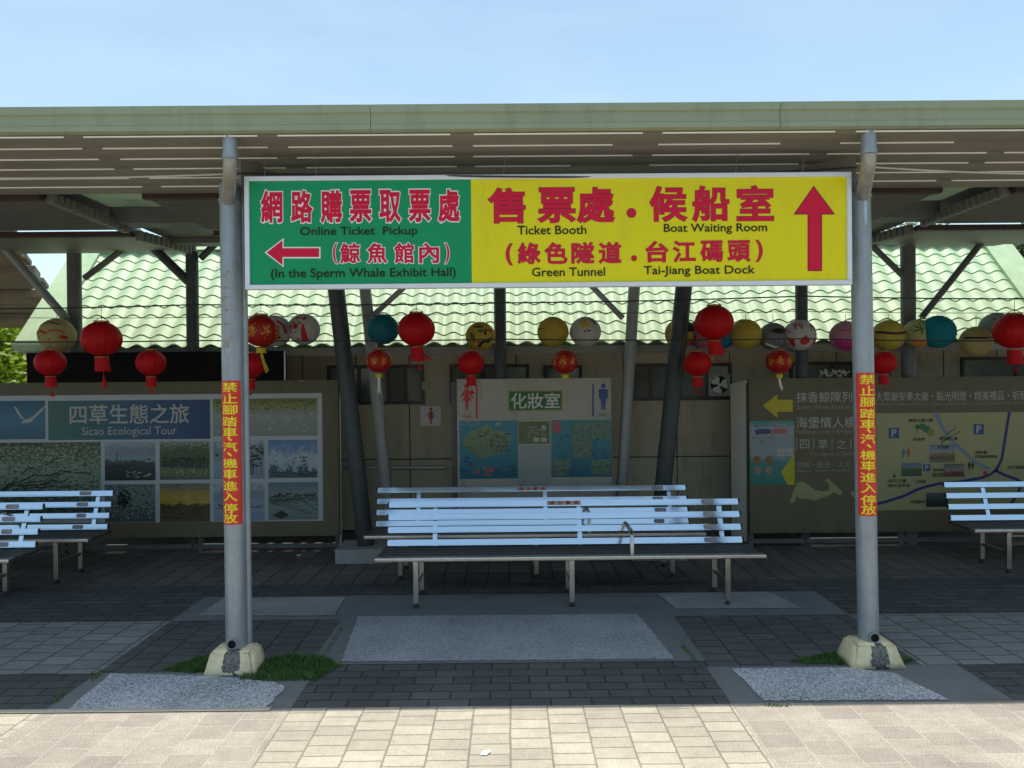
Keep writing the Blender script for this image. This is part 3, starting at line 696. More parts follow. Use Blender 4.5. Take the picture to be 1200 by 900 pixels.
# pressed tile roof
tile = mat('pale_green_roof_tile', (0.40, 0.53, 0.325), 0.5, var=0.10, scale=7, spec=0.35, dirt=(0.31, 0.44, 0.29), dscale=2.2, damt=0.55)
ang = R(46); dn = Vector((0, -math.cos(ang), -math.sin(ang))); nr = Vector((0, -math.sin(ang), math.cos(ang)))
ztop = None
Lr = 1.72; nrow = 11; rowh = Lr / nrow
ridge = Vector((0, EY + Lr * math.cos(ang), ze + Lr * math.sin(ang)))
rx0, rx1 = W(52, 400, EY).x, W(1232, 400, EY).x
wave = 0.187; nx = int((rx1 - rx0) / wave * 8)
rt = MB()
for rI in range(nrow):
    ua, ub = rI * rowh, (rI + 1) * rowh + 0.004
    vs = []; fs = []
    for k in range(nx + 1):
        x = rx0 + (rx1 - rx0) * k / nx; ph = ((x / wave) % 1.0)
        hgt = 0.025 * (0.5 + 0.5 * math.cos(2 * math.pi * ph)) ** 0.8
        sh = 0.024 * (0.5 + 0.5 * math.cos(2 * math.pi * ph)) ** .8
        for u, lift in ((ua - .035, 0.0), (ua + .5 * rowh, 0.006), (ub - 0.006 - sh, 0.009), (ub - sh, 0.010), (ub - sh - 0.003, 0.001)):
            p = ridge + dn * u + nr * (hgt + lift); vs.append((x, p.y, p.z))
    for k in range(nx):
        for j in range(4):
            a = k * 5 + j; fs.append((a, a + 1, a + 6, a + 5))
    rt.add(vs, fs, True)
rf = rt.build('tile_roof', tile, bld)
tr = MB()
# flat edge sheets at both verges, ridge cap and underside
for xa, xb, sgn_ in ((rx0 - 0.30, rx0 + .02, 1), (rx1 - .02, rx1 + 0.30, -1)):
    p0, p1 = ridge, ridge + dn * Lr
    for (u0, u1) in ((0, Lr),):
        a = ridge + nr * 0.06; b = ridge + dn * Lr + nr * 0.06
        vs = [(xa, a.y, a.z), (xb, a.y, a.z), (xb, b.y, b.z), (xa, b.y, b.z)]
        vs2 = [(x, y + .03, z - .06) for x, y, z in vs]
        tr.add(vs + vs2, [(0, 3, 2, 1), (4, 5, 6, 7), (0, 1, 5, 4), (1, 2, 6, 5), (2, 3, 7, 6), (3, 0, 4, 7)])
a = ridge + dn * 0.15 + nr * 0.065; b = ridge + nr * 0.075
tr.add([(rx0 - .3, a.y, a.z), (rx1 + .3, a.y, a.z), (rx1 + .3, b.y, b.z), (rx0 - .3, b.y, b.z), (rx0 - .3, b.y + .16, b.z - .1), (rx1 + .3, b.y + .16, b.z - .1)], [(0, 1, 2, 3), (3, 2, 5, 4)])
b2 = ridge + dn * Lr
tr.add([(rx0 - .3, ridge.y, ridge.z - .03), (rx1 + .3, ridge.y, ridge.z - .03), (rx1 + .3, b2.y + .03, b2.z - .03), (rx0 - .3, b2.y + .03, b2.z - .03)], [(0, 1, 2, 3)])
tr.add([(rx0 - .3, ridge.y, ridge.z), (rx1 + .3, ridge.y, ridge.z), (rx1 + .3, ridge.y + 2.2, ridge.z - 1.6), (rx0 - .3, ridge.y + 2.2, ridge.z - 1.6)], [(0, 1, 2, 3)])
tr.build('roof_trim', tile, bld)
# windows
frm = mat('dark_window_frame', (0.035, 0.03, 0.025), 0.4); glass = mat('dusty_window_glass', (0.10, 0.11, 0.10), 0.15, var=0.15, spec=0.6)
def window(x0, y0, x1, y1, muls):
    X0, Z0, X1, Z1 = rect(x0, y0, x1, y1, WY); f = MB(); t = .035
    yy = WY - .03
    f.box(X0, yy, Z0, X1, WY - .001, Z0 + t).box(X0, yy, Z1 - t, X1, WY - .001, Z1).box(X0, yy + .001, Z0 + t, X0 + t, WY - .001, Z1 - t).box(X1 - t, yy + .001, Z0 + t, X1, WY - .001, Z1 - t)
    for q in muls:
        xx = W(q, y0, WY).x; f.box(xx - .018, yy + .002, Z0 + t, xx + .018, WY - .001, Z1 - t)
    o = f.build('window', frm, bld); MB().plate(X0 + t, Z0 + t, X1 - t, Z1 - t, WY - .012).build('pane', glass, o)
    return o
window(384, 428, 497, 474, (421, 455, 475)); window(527, 427, 620, 474, (565,)); window(637, 428, 682, 474, ())
w4 = window(741, 426, 857, 469, (762, 828)); window(925, 424, 1000, 470, (975,)); window(1125, 418, 1260, 462, (1190,))
window(232, 430, 330, 470, (280,))
# extractor fan set in the window
fx, fz = W(842, 451, WY).x, W(842, 451, WY).z; FY = WY - .04
fm = MB(); n = 32
fh = .118
ring = [(fx + .098 * math.cos(2 * math.pi * k / n), FY, fz + .098 * math.sin(2 * math.pi * k / n)) for k in range(n)]
sq = []
for k in range(n):
    c_, s_ = math.cos(2 * math.pi * k / n), math.sin(2 * math.pi * k / n); m_ = max(abs(c_), abs(s_)); sq.append((fx + fh * c_ / m_, FY, fz + fh * s_ / m_ * 1.05))
fm.add(sq + ring, [(k, (k + 1) % n, n + (k + 1) % n, n + k) for k in range(n)])
fm.add(sq + [(a, b + .03, c) for a, b, c in sq], [(n + k, n + (k + 1) % n, (k + 1) % n, k) for k in range(n)])
fan = fm.build('extractor_fan', mat('fan_plastic', (0.30, 0.31, 0.29), 0.45), bld)
MB().add([(a, b + .025, c) for a, b, c in ring], [tuple(range(n))]).build('shroud', black, fan)
bl = MB()
for k in range(3):
    a0 = R(90 + 120 * k + 40)
    vs = []
    for r_, wd in ((.02, .015), (.045, .044), (.07, .054), (.09, .036)):
        for s_ in (-1, 1):
            d = Vector((math.cos(a0), 0, math.sin(a0))); p_ = Vector((-d.z, 0, d.x)); q = Vector((fx, FY + .008 - .003 * s_, fz)) + d * r_ + p_ * wd * s_; vs.append(q)
    bl.add(vs, [(0, 1, 3, 2), (2, 3, 5, 4), (4, 5, 7, 6)])
bl.tube([(fx, FY - .006, fz), (fx, FY + .02, fz)], .018, 16)
bl.build('fan_blade', mat('fan_blade_plastic', (0.62, 0.68, 0.62), 0.35), fan)
# handrail, pictogram plate, joint box
hr = MB().tube([W(395, 548, WY - .07), W(522, 548, WY - .07)], .018, 12)
for q in (410, 505): hr.tube([W(q, 548, WY - .07), W(q, 549, WY)], .01, 8)
hr.build('handrail', mat('brushed_rail', (0.5, 0.5, 0.48), 0.35, 0.6), bld)
X0, Z0, X1, Z1 = rect(493, 475.5, 517, 499, WY)
pl = MB().box(X0, WY - .012, Z0, X1, WY - .001, Z1, .002).build('toilet_sign', mat('white_plastic_sign', (0.6, 0.6, 0.58), 0.4), bld)
def woman(m_, cx, cy, h, Y):
    k = h / 26.0
    m_.disc(cx, cy - 11 * k, 2.6 * k, Y)
    m_.poly([(cx + a * k, cy + b * k) for a, b in ((-1.5, -8), (1.5, -8), (6.5, 0), (5.5, 1.2), (2, -3.5), (2.2, -1), (4.8, 4), (1.6, 4), (1.4, 13), (.3, 13), (0, 4.5), (-.3, 13), (-1.4, 13), (-1.6, 4), (-4.8, 4), (-2.2, -1), (-2, -3.5), (-5.5, 1.2), (-6.5, 0))], Y)
def man(m_, cx, cy, h, Y):
    k = h / 26.0
    m_.disc(cx, cy - 11 * k, 2.5 * k, Y)
    m_.poly([(cx + a * k, cy + b * k) for a, b in ((-4, -8), (4, -8), (4.8, -6.5), (4.4, 1.5), (3.2, 1.5), (2.6, 4), (1.8, 13), (.3, 13), (0, 5), (-.3, 13), (-1.8, 13), (-2.6, 4), (-3.2, 1.5), (-4.4, 1.5), (-4.8, -6.5))], Y)
prn_red = mat('print_red', (0.45, 0.02, 0.02), 0.45, var=0.0); prn_blue = mat('print_blue', (0.03, 0.07, 0.25), 0.45, var=0.0)
q = MB(); woman(q, 505, 487.5, 19, WY - .014); q.build('pictogram', prn_red, pl)
MB().box(W(495, 440, WY).x, WY - .04, W(495, 457, WY).z, W(503, 440, WY).x, WY - .001, W(495, 448, WY).z).build('junction_box', tanw, bld)

# ------------------------------------------------------------------ neighbouring shelter at far left
nb = thing('neighbour_shelter', 'brown plank soffit of a neighbouring shelter roof at the far left edge', 'shelter', (-6.5, 9.5, 0))
plank = mat('brown_plank', (0.24, 0.19, 0.13), 0.6, var=0.2, scale=3)
pk = MB(); gp_ = MB()
for k in range(7):
    a, b = k / 7, (k + .66) / 7
    Ya, Yb = 8.6 + 3.2 * a, 8.6 + 3.2 * b
    ya, yb = 288 + 97 * a, 288 + 97 * b
    def edge(y): return 22 + (y - 290) * 0.72 if y < 342 else 60 - (y - 342) * 0.36
    p0, p1, p2, p3 = W(-90, ya, Ya), W(edge(ya), ya, Ya), W(edge(yb), yb, Yb), W(-90, yb, Yb)
    up = Vector((0, 0.01, 0.05)); dz = Vector((0, 0, -.0 if k % 2 else -.05))
    vs = [p + dz for p in (p0, p1, p2, p3)]; vs += [p + up for p in (p0, p1, p2, p3)]
    pk.add(vs, [(0, 3, 2, 1), (4, 5, 6, 7), (0, 1, 5, 4), (1, 2, 6, 5), (2, 3, 7, 6), (3, 0, 4, 7)])
pk.build('soffit', plank, nb)
p0, p1, p2, p3 = W(-90, 280, 8.6), W(16, 280, 8.6), W(45, 383, 11.9), W(-90, 383, 11.9)
u = Vector((0, .03, .09))
MB().add([p0 + u, p1 + u, p2 + u, p3 + u] + [p + u * 1.6 for p in (p0, p1, p2, p3)], [(0, 3, 2, 1), (4, 5, 6, 7), (0, 1, 5, 4), (1, 2, 6, 5), (2, 3, 7, 6), (3, 0, 4, 7)]).build('roof_sheet', tan2, nb)
MB().tube([W(-60, 300, 10.5) * 1.0, (W(-60, 300, 10.5).x, 10.5, 0)], .06, 12).build('post', darkst, nb)

# ------------------------------------------------------------------ notice boards
olive = mat('olive_brown_board', (0.118, 0.106, 0.063), 0.65, var=0.10, scale=1.2, dirt=(0.085, 0.073, 0.047), dscale=2.5, damt=0.6, streak=(3, 1, .6))
whitef = mat('pale_print_border', (0.36, 0.40, 0.43), 0.4, var=0.05)
ink_w = mat('faded_white_print', (0.36, 0.36, 0.34), 0.5, var=0.08, scale=20)
ink_w2 = mat('dim_grey_print', (0.26, 0.255, 0.22), 0.5, var=0.08, scale=20)
BY = 7.5
def boardbody(t, x0, y0, x1, y1, m=olive):
    X0, Z0, X1, Z1 = rect(x0, y0, x1, y1, BY)
    MB().box(X0, BY, Z0, X1, BY + .06, Z1, .006).build('panel', m, t)
    f = MB()
    k = max(2, int((X1 - X0) / 1.2))
    for i in range(k + 1):
        xx = X0 + .03 + (X1 - X0 - .06) * i / k; f.box(xx - .025, BY + .061, 0, xx + .025, BY + .11, Z1 - .05)
    f.box(X0 + .01, BY + .062, .03, X1 - .01, BY + .1, .075)
    f.build('frame', darkst, t)
    sc = MB()
    for i in range(28):
        xx = X0 + .02 + (X1 - X0 - .04) * i / 27
        for zz in (Z0 + .02, Z1 - .02): sc.tube([(xx, BY - .003, zz), (xx, BY + .002, zz)], .005, 6)
    for i in range(10):
        zz = Z0 + .05 + (Z1 - Z0 - .1) * i / 9
        for xx in (X0 + .02, X1 - .02): sc.tube([(xx, BY - .003, zz), (xx, BY + .002, zz)], .005, 6)
    sc.build('screw', black, t)
def scatter(q, x0, y0, x1, y1, n, sx, sy, Y):
    for k in range(n):
        cx, cy = random.uniform(x0, x1), random.uniform(y0, y1); a, b = random.uniform(.3, 1) * sx, random.uniform(.3, 1) * sy
        q.poly([(cx - a, cy - b), (cx + a, cy - b * .6), (cx + a * .8, cy + b), (cx - a * .7, cy + b * .8)], Y - random.uniform(0, .0004))
mur = thing('photo_board', 'olive board with a mosaic of nature photographs and a blue title panel', 'notice board', (W(130, 600, BY).x, BY, 0))
boardbody(mur, -260, 448.5, 396, 631)
def pic(parent, nm, x0, y0, x1, y1, m, lay=2):
    X0, Z0, X1, Z1 = rect(x0, y0, x1, y1, BY); return MB().plate(X0, Z0, X1, Z1, BY - .0012 * lay).build(nm, m, parent)
bf = pic(mur, 'print_border', -240, 463.5, 377, 613, whitef, 1)
sea = print_mat('print_sea', [(0, (0.048, 0.119, 0.187)), (.5, (0.068, 0.170, 0.255)), (1, (0.034, 0.102, 0.170))], 30, .5, stretch=(1, 1, 6))
title = print_mat('print_title', [(0, (0.06, 0.14, 0.13)), (.45, (0.035, 0.10, 0.17)), (1, (0.02, 0.055, 0.15))], 1, .0, axis='X')
egret = print_mat('print_egrets', [(0, (0.187, 0.221, 0.204)), (.55, (0.238, 0.272, 0.255)), (.72, (0.204, 0.221, 0.136)), (.8, (0.238, 0.238, 0.060)), (1, (0.119, 0.136, 0.043))], 22, .35, stretch=(1, 1, 3))
mang = print_mat('print_branches', [(0, (0.034, 0.051, 0.043)), (.38, (0.102, 0.145, 0.111)), (.55, (0.238, 0.323, 0.238)), (.75, (0.153, 0.204, 0.136)), (1, (0.051, 0.076, 0.051))], 26, 3.2, stretch=(1, 1, 1.6))
shore = print_mat('print_shore', [(0, (0.020, 0.034, 0.043)), (.3, (0.034, 0.051, 0.060)), (.5, (0.051, 0.068, 0.076)), (.53, (0.221, 0.289, 0.323)), (.75, (0.153, 0.204, 0.272)), (1, (0.272, 0.323, 0.374))], 18, .7, stretch=(1, 1, 2))
grove = print_mat('print_grove', [(0, (0.051, 0.085, 0.051)), (.25, (0.153, 0.187, 0.085)), (.4, (0.051, 0.076, 0.060)), (.7, (0.076, 0.119, 0.051)), (.85, (0.102, 0.153, 0.068)), (1, (0.238, 0.289, 0.272))], 45, 1.3)
crab = print_mat('print_crab', [(0, (0.051, 0.076, 0.085)), (.4, (0.093, 0.128, 0.128)), (.7, (0.170, 0.204, 0.187)), (1, (0.085, 0.111, 0.102))], 45, 3.0)
sunset = print_mat('print_sunset', [(0, (0.068, 0.060, 0.034)), (.3, (0.085, 0.068, 0.034)), (.42, (0.034, 0.034, 0.025)), (.5, (0.374, 0.238, 0.034)), (.75, (0.272, 0.204, 0.068)), (1, (0.085, 0.119, 0.119))], 7, .9, stretch=(1, 1, 3))
misty = print_mat('print_misty', [(0, (0.170, 0.238, 0.323)), (.4, (0.221, 0.289, 0.374)), (.7, (0.153, 0.204, 0.255)), (1, (0.323, 0.374, 0.442))], 14, 1.3)
cloud = print_mat('print_clouds', [(0, (0.051, 0.093, 0.136)), (.22, (0.060, 0.102, 0.145)), (.26, (0.238, 0.323, 0.408)), (.55, (0.340, 0.408, 0.459)), (.75, (0.136, 0.238, 0.374)), (1, (0.085, 0.170, 0.323))], 11, 1.2)
salt = print_mat('print_saltpan', [(0, (0.119, 0.170, 0.170)), (.4, (0.170, 0.238, 0.221)), (.55, (0.051, 0.076, 0.076)), (.62, (0.187, 0.238, 0.255)), (1, (0.085, 0.153, 0.204))], 14, .8, stretch=(1, 1, 3))
ph = [('photo_print', -60, 470, 53, 515, sea), ('photo_print', 250, 467, 372, 511, egret),
      ('photo_print', -120, 519, 118, 609, mang), ('photo_print', 123, 518, 182, 563, shore), ('photo_print', 187.5, 517, 246, 562, grove),
      ('photo_print', 250.5, 516, 310, 561, misty), ('photo_print', 314.5, 515.5, 372, 560, cloud),
      ('photo_print', 123, 567.5, 182, 612, crab), ('photo_print', 187.5, 566.5, 246, 611.5, sunset), ('photo_print', 250.5, 565.5, 310, 610.5, misty), ('photo_print', 314.5, 565, 373, 609, salt),
      ('photo_print', -236, 470, -64, 515, grove), ('photo_print', -236, 519, -124, 609, cloud)]
prints = [pic(bf, *a) for a in ph]
tl = pic(bf, 'title_panel', 57, 469, 246, 515, title)
q = MB(); q.text('四草生態之旅', 82, 474, 221, 496.5, BY - .004, .012); q.text('Sicao Ecological Tour', 96, 500, 207, 512.5, BY - .004, .0); q.build('board_lettering', ink_w, mur)
q = MB(); Yb = BY - .0038
q.poly([(16, 476), (19, 477), (24, 485), (29, 492), (33, 491), (39, 488), (47, 480), (53, 475), (51, 480), (44, 487), (37, 493), (39, 494), (31, 496), (24, 496), (28, 493), (21, 486)], Yb)
for k in range(26):
    cx, cy = random.uniform(254, 370), random.uniform(484, 507); q.disc(cx, cy, 1.6, Yb, 8, .9); q.stroke([(cx + 1, cy), (cx + 2, cy - 2.4)], .6, Yb)
q.build('printed_birds', ink_w, mur)
q = MB(); mk = mat('print_dark', (0.015, 0.022, 0.02), 0.45, var=0.0)
for k in range(9):
    x, y = random.uniform(-20, 30), 575; pts = [(x, y)]
    for j in range(6): x += random.uniform(4, 18); y -= random.uniform(-2, 9); pts.append((x, y))
    q.stroke([p for p in pts if p[0] < 117 and p[1] > 520], random.uniform(.6, 1.6), Yb)
for k in range(11): cx, cy = random.uniform(318, 368), random.uniform(522, 548); q.poly([(cx - 2.5, cy - 1.2), (cx, cy), (cx + 2.5, cy - 1.4), (cx + .4, cy + 1.1)], Yb)
q.poly([(319, 604), (330, 598), (339, 604), (330, 608)], Yb); q.stroke([(320, 586), (372, 584)], .8, Yb); q.stroke([(352, 585), (372, 598)], .8, Yb)
q.stroke([(137, 541), (137, 531)], .7, Yb); q.disc(146, 583, 7, Yb, 14, 9)
q.stroke([(252, 596), (308, 594)], .8, Yb)
q.build('printed_shapes', mk, mur)
def layer(nm, m_, fn):
    q = MB(); fn(q); return q.build(nm, m_, mur)
Yc = BY - .0046
def clip(p, b): return min(max(p[0], b[0]), b[2]), min(max(p[1], b[1]), b[3])
def branch(q, x, y, a, L, wd, b, depth):
    x2, y2 = x + math.cos(a) * L, y - math.sin(a) * L * .6
    (xa, ya), (xb, yb) = clip((x, y), b), clip((x2, y2), b)
    if math.hypot(xa - xb, ya - yb) > .5: q.stroke([(xa, ya), (xb, yb)], wd, Yc)
    if depth:
        for k in range(2): branch(q, x2, y2, a + random.uniform(-.7, .7), L * random.uniform(.65, .9), wd * .7, b, depth - 1)
bb = (-119, 520, 117, 608)
def f1(q):
    for k in range(9): branch(q, random.uniform(-100, 90), random.choice((608, 608, 522)), random.uniform(.3, 2.8), 20, 1.5, bb, 5)
layer('printed_branches', mk, f1)
layer('printed_leaves', mat('print_leaf_dark', (0.05, 0.08, 0.05), .45, var=.3, scale=30), lambda q: [scatter(q, -114, 524, 112, 604, 420, 2.2, 1.2, Yc + .0004), scatter(q, 190, 522, 244, 542, 160, 1.7, 1.3, Yc), scatter(q, 254, 468.5, 369, 480, 150, 2, 1, Yc)])
layer('printed_sparkle', mat('print_leaf_pale', (0.32, 0.38, 0.31), .45, var=.3, scale=30), lambda q: [scatter(q, -60, 524, 90, 560, 300, 1.5, .8, Yc + .0002), scatter(q, 148, 552, 176, 560, 26, 2.2, .8, Yc), scatter(q, 125, 570, 180, 609, 120, 1.2, .8, Yc), scatter(q, 190, 551, 244, 560, 40, .5, 1.8, Yc)])
def f2(q):
    scatter(q, 125, 545, 158, 561, 90, 2.6, 1.4, Yc); scatter(q, 155, 548, 180, 561, 36, 2.4, 1, Yc); scatter(q, 127, 571, 178, 609, 60, 2, 1.1, Yc); q.disc(144, 586, 8, Yc, 16, 7)
    for k in range(8): q.stroke([(144 + random.uniform(-5, 5), 588), (144 + random.uniform(-16, 16), 588 + random.uniform(-12, 14))], .9, Yc)
    scatter(q, 190, 536, 244, 547, 120, 2, 1.2, Yc); scatter(q, 191, 594, 243, 597, 30, 3, .6, Yc); scatter(q, 192, 600, 240, 607, 26, 4, .8, Yc)
    for k in range(24): x = random.uniform(190, 244); q.stroke([(x, 538), (x + random.uniform(-1, 1), 549)], .5, Yc)
    scatter(q, 318, 552, 370, 558, 50, 3, .8, Yc); scatter(q, 352, 535, 360, 551, 16, 1.4, 1.4, Yc); scatter(q, 318, 578, 370, 582, 50, 2.4, 1.1, Yc)
    for k in range(5): q.stroke([(317, 586 + k * 1.0), (345 + k * 5, 586 + k * 4)], .6, Yc)
    scatter(q, 253, 531, 272, 536, 12, 2, .9, Yc); scatter(q, 286, 522, 308, 546, 70, 2.2, 1.4, Yc); scatter(q, 253, 591, 308, 594, 44, 2, .7, Yc)
    for k in range(8): x = random.uniform(290, 307); q.stroke([(x, 540), (x, 556)], .5, Yc)
layer('printed_silhouettes', mk, f2)
layer('printed_glow', mat('print_glow', (0.42, 0.27, 0.06), .45, var=.2, scale=20), lambda q: [scatter(q, 215, 583, 243, 590, 40, 4, .7, Yc), scatter(q, 192, 577, 240, 583, 20, 6, .8, Yc)])

# black display box behind the photo board
LX = thing('display_box', 'long black display box standing above the photo board behind red lanterns', 'display', (W(180, 448, 7.53).x, 7.53, W(180, 448, 7.53).z))
X0, Z0, X1, Z1 = rect(32, 412.5, 334, 448, 7.515)
MB().box(X0, 7.515, Z0 - .0, X1, 7.553, Z1, .004).build('housing', mat('black_casing', (0.008, 0.008, 0.008), 0.8, var=0.2, spec=.1), LX)
MB().box(X1 - .012, 7.511, Z0, X1, 7.5148, Z1).build('edge_trim', alu, LX)

# toilet map board
TB = thing('toilet_board', 'grey toilet board with green title plate, two maps and man and woman pictograms', 'notice board', (W(627, 600, BY).x, BY, 0))
gry = mat('grey_board', (0.36, 0.345, 0.305), 0.6, var=0.08, scale=2, dirt=(0.20, 0.18, 0.15), dscale=4, damt=0.6, streak=(2, 1, .7))
X0, Z0, X1, Z1 = rect(536, 443.5, 717, 632, BY)
MB().box(X0, BY, .05, X1, BY + .05, Z1, .004).build('panel', gry, TB)
MB().box(X0 - .06, BY + .052, 0, X0 + .05, BY + .1, Z1 - .03).build('post', darkst, TB); MB().box(X1 - .05, BY + .052, 0, X1, BY + .1, Z1 - .03).build('post', darkst, TB)
gt = pic(TB, 'title_plate', 595.5, 457.5, 659, 481.5, mat('plate_edge', (0.22, 0.20, 0.03), .4), 1)
MB().plate(*[v for v in rect(597, 459, 657.5, 480, BY)], BY - .0024).build('green_plate', mat('plate_green', (0.008, 0.11, 0.03), .4, var=.05), gt)
q = MB(); q.text('化妝室', 599, 460.5, 656, 478.5, BY - .0036, .014); q.build('title_lettering', mat('title_white', (0.55, 0.55, 0.52), .5), TB)
q = MB(); woman(q, 547, 465, 30, BY - .0024); q.stroke([(558.5, 452), (558.5, 490)], 2, BY - .0024); q.text('Women', 541, 486, 554, 490, BY - .0024); q.build('woman_pictogram', prn_red, TB)
q = MB(); man(q, 707, 465, 30, BY - .0024); q.stroke([(695, 450), (695, 488)], 2, BY - .0024); q.text('Men', 702, 484.5, 711, 488, BY - .0024); q.build('man_pictogram', prn_blue, TB)
mblue = print_mat('map_blue', [(0, (0.025, 0.13, 0.20)), (.5, (0.04, 0.19, 0.25)), (1, (0.05, 0.21, 0.26))], 5, .3)
m1 = pic(TB, 'map_print', 538.5, 493, 607, 561, mblue, 1)
q = MB(); q.poly([(541, 518), (550, 507), (563, 501), (571, 497), (578, 504), (590, 505), (600, 512), (596, 521), (590, 530), (578, 533), (565, 538), (556, 532), (546, 524)], BY - .0024); q.build('printed_land', print_mat('map_land', [(0, (0.12, 0.20, 0.12)), (1, (0.20, 0.24, 0.15))], 40, .8), m1)
q = MB(); scatter(q, 574, 508, 596, 530, 110, 1.3, .8, BY - .0036); scatter(q, 556, 504, 572, 512, 16, 1.5, 1.2, BY - .0036); scatter(q, 582, 545, 604, 558, 50, 2.0, .7, BY - .0036); scatter(q, 548, 512, 572, 532, 60, 1.3, .5, BY - .0036); q.build('printed_marks', mat('map_ink', (0.05, 0.05, 0.04), .5), m1)
q = MB(); scatter(q, 568, 547, 578, 558, 10, 2.6, 2.2, BY - .0037); scatter(q, 556, 550, 563, 556, 7, 2, 1.6, BY - .0037); q.build('printed_pink', mat('map_pink', (0.40, 0.10, 0.13), .5), m1)
q = MB(); scatter(q, 543, 535, 553, 547, 16, 2, 1.2, BY - .0037); scatter(q, 541, 551, 550, 554, 8, 1.6, .9, BY - .0037); q.build('printed_blue', mat('map_ink_blue', (0.02, 0.05, 0.22), .5), m1)
q = MB(); scatter(q, 540, 494.8, 562, 499.2, 34, .9, .5, BY - .0037); scatter(q, 581, 495, 586, 498, 6, 2, 1, BY - .0037); q.build('printed_heading', ink_w, m1)
m2 = pic(TB, 'notice_print', 607.5, 494, 644, 520, mat('notice_green', (0.10, 0.13, 0.055), .4, var=.15, scale=6), 1)
q = MB()
for k in range(5): scatter(q, 618, 500 + k * 3, 640, 501 + k * 3, 10, 1.6, .6, BY - .0036)
q.poly([(625, 513), (632, 513), (632, 518), (625, 518)], BY - .0036); q.poly([(634, 513), (641, 513), (641, 518), (634, 518)], BY - .0036); q.disc(637, 501, 3, BY - .0036); q.build('printed_marks', ink_w, m2)
m3 = pic(TB, 'map_print', 646, 492, 716.5, 559, mblue, 1)
q = MB()
for (a, b, c_, d_) in ((671, 495, 682, 520), (683, 493, 693, 514), (694, 494, 715, 514), (671, 523, 681, 537), (671, 515, 693, 536), (693, 538, 715, 557), (648, 538, 668, 557)): q.poly([(a, b), (c_, b), (c_, d_), (a, d_)], BY - .0024 - random.uniform(0, .0003))
q.build('printed_grid', mat('map_pale_green', (0.12, 0.20, 0.15), .5, var=.2, scale=30), m3)
q = MB(); scatter(q, 650, 496, 715, 557, 260, 1.5, .7, BY - .0036); scatter(q, 648, 550, 668, 556, 14, 2.2, .8, BY - .0036); q.build('printed_marks', MATS['map_ink'], m3)
MB().poly([(647, 495), (655, 493.5), (658, 500), (656, 508), (648, 506)], BY - .0036).build('printed_pink', MATS['map_pink'], m3)
pic(TB, 'blank_sheet', 608, 522, 646, 575, mat('bare_grey_sheet', (0.27, 0.30, 0.30), .5, var=.08, scale=4), 1)
sc = MB()
for zz in (455, 470, 485, 505, 530, 550):
    for xx in (538, 715): sc.tube([W(xx, zz, BY - .004), W(xx, zz, BY + .002)], .006, 6)
sc.build('screw', black, TB)

# brown map board on the right
MBd = thing('map_board', 'olive brown board with yellow arrow, whale print and a cream local map', 'notice board', (W(1100, 600, BY).x, BY, 0))
boardbody(MBd, 877, 441, 1420, 623)
pale_y = mat('cream_map_print', (0.30, 0.285, 0.14), .5, var=.06, scale=2)
yarrow = mat('yellow_arrow_print', (0.42, 0.36, 0.01), .5, var=.04)
MB().poly([(894, 475.5), (911, 462), (911, 468.5), (929, 468.5), (929, 482.5), (911, 482.5), (911, 490)], BY - .002).build('arrow', yarrow, MBd)
B2 = BY - .0025
q = MB(); q.text('抹香鯨陳列館', 933, 459, 1012, 471.5, B2, .008); q.text('海堡情人橋', 933, 488.5, 1003, 501.5, B2, .008)
for ch, xx in zip('四草之美', (943, 964.5, 986, 1007)): q.text(ch, xx - 5.5, 515, xx + 5.5, 526, B2, .0)
for xx in (933.5, 953.5, 975, 997): q.stroke([(xx, 514), (xx, 527)], .7, B2)
q.text('大眾廟安奉太歲・點光明燈・精美禮品・祈願', 1026, 458.5, 1204, 469.5, B2, .004)
q.build('white_lettering', ink_w, MBd)
q = MB(); q.text('Sperm Whale Exhibition Hall', 933, 474.5, 1016, 480.5, B2); q.text("Haibung Lover's Bridge", 933, 503, 998, 509.5, B2); q.text('The beauty of Sicao', 948, 529.5, 1001, 535, B2)
q.text('宗教・歷史・人文・', 934, 541, 1002, 548, B2); q.text('Religion   History   Humanities', 934, 550, 998, 553.5, B2)
q.text('Dazhong Temple is offering the Taisui, Lighting of Bright Lamps, Exquisite Gifts, Prayers', 1026, 471, 1204, 475.5, B2)
q.build('grey_lettering', ink_w2, MBd)
# whale
q = MB(); q.poly([(925, 590), (929, 577), (934, 566), (941, 564), (948, 569), (956, 574.5), (966, 576), (972, 573.5), (971, 567), (966, 562.5), (970, 561), (976, 566), (981, 570.5), (988, 577), (985, 580.5), (977, 577), (971, 580.5), (962, 584), (953, 586.5), (944, 584), (937, 585), (934, 580), (931, 588)], B2)
q.poly([(996, 577), (1003, 574), (1003, 585), (998, 581)], B2)
q.build('whale_print', mat('whale_print', (0.27, 0.255, 0.12), .5, var=.12, scale=12), MBd)
# cream map
mp_ = pic(MBd, 'map_print', 1026, 482.5, 1400, 596.5, pale_y, 1)
q = MB(); M2 = BY - .0026
q.stroke([(1026, 591), (1038, 588), (1060, 581), (1075, 573.5), (1090, 569), (1105, 566), (1125, 564.5), (1150, 560), (1160, 556.5), (1168, 550), (1174, 538), (1177, 520), (1180, 500), (1183, 483)], 3.3, M2); q.stroke([(1166, 551), (1178, 557), (1190, 561), (1200, 567), (1230, 580)], 3.3, M2); q.stroke([(1197, 568), (1192, 580), (1185, 590)], 3, M2)
q.build('printed_road', mat('map_navy', (0.012, 0.022, 0.15), .5, var=0), mp_)
q = MB(); q.stroke([(1096, 483), (1104, 500), (1116, 517), (1130, 530), (1145, 543), (1160, 550)], 4.2, M2 + .0005); q.build('printed_canal', mat('map_pale_blue', (0.15, 0.20, 0.26), .5, var=0), mp_)
pb = MB(); pt = MB()
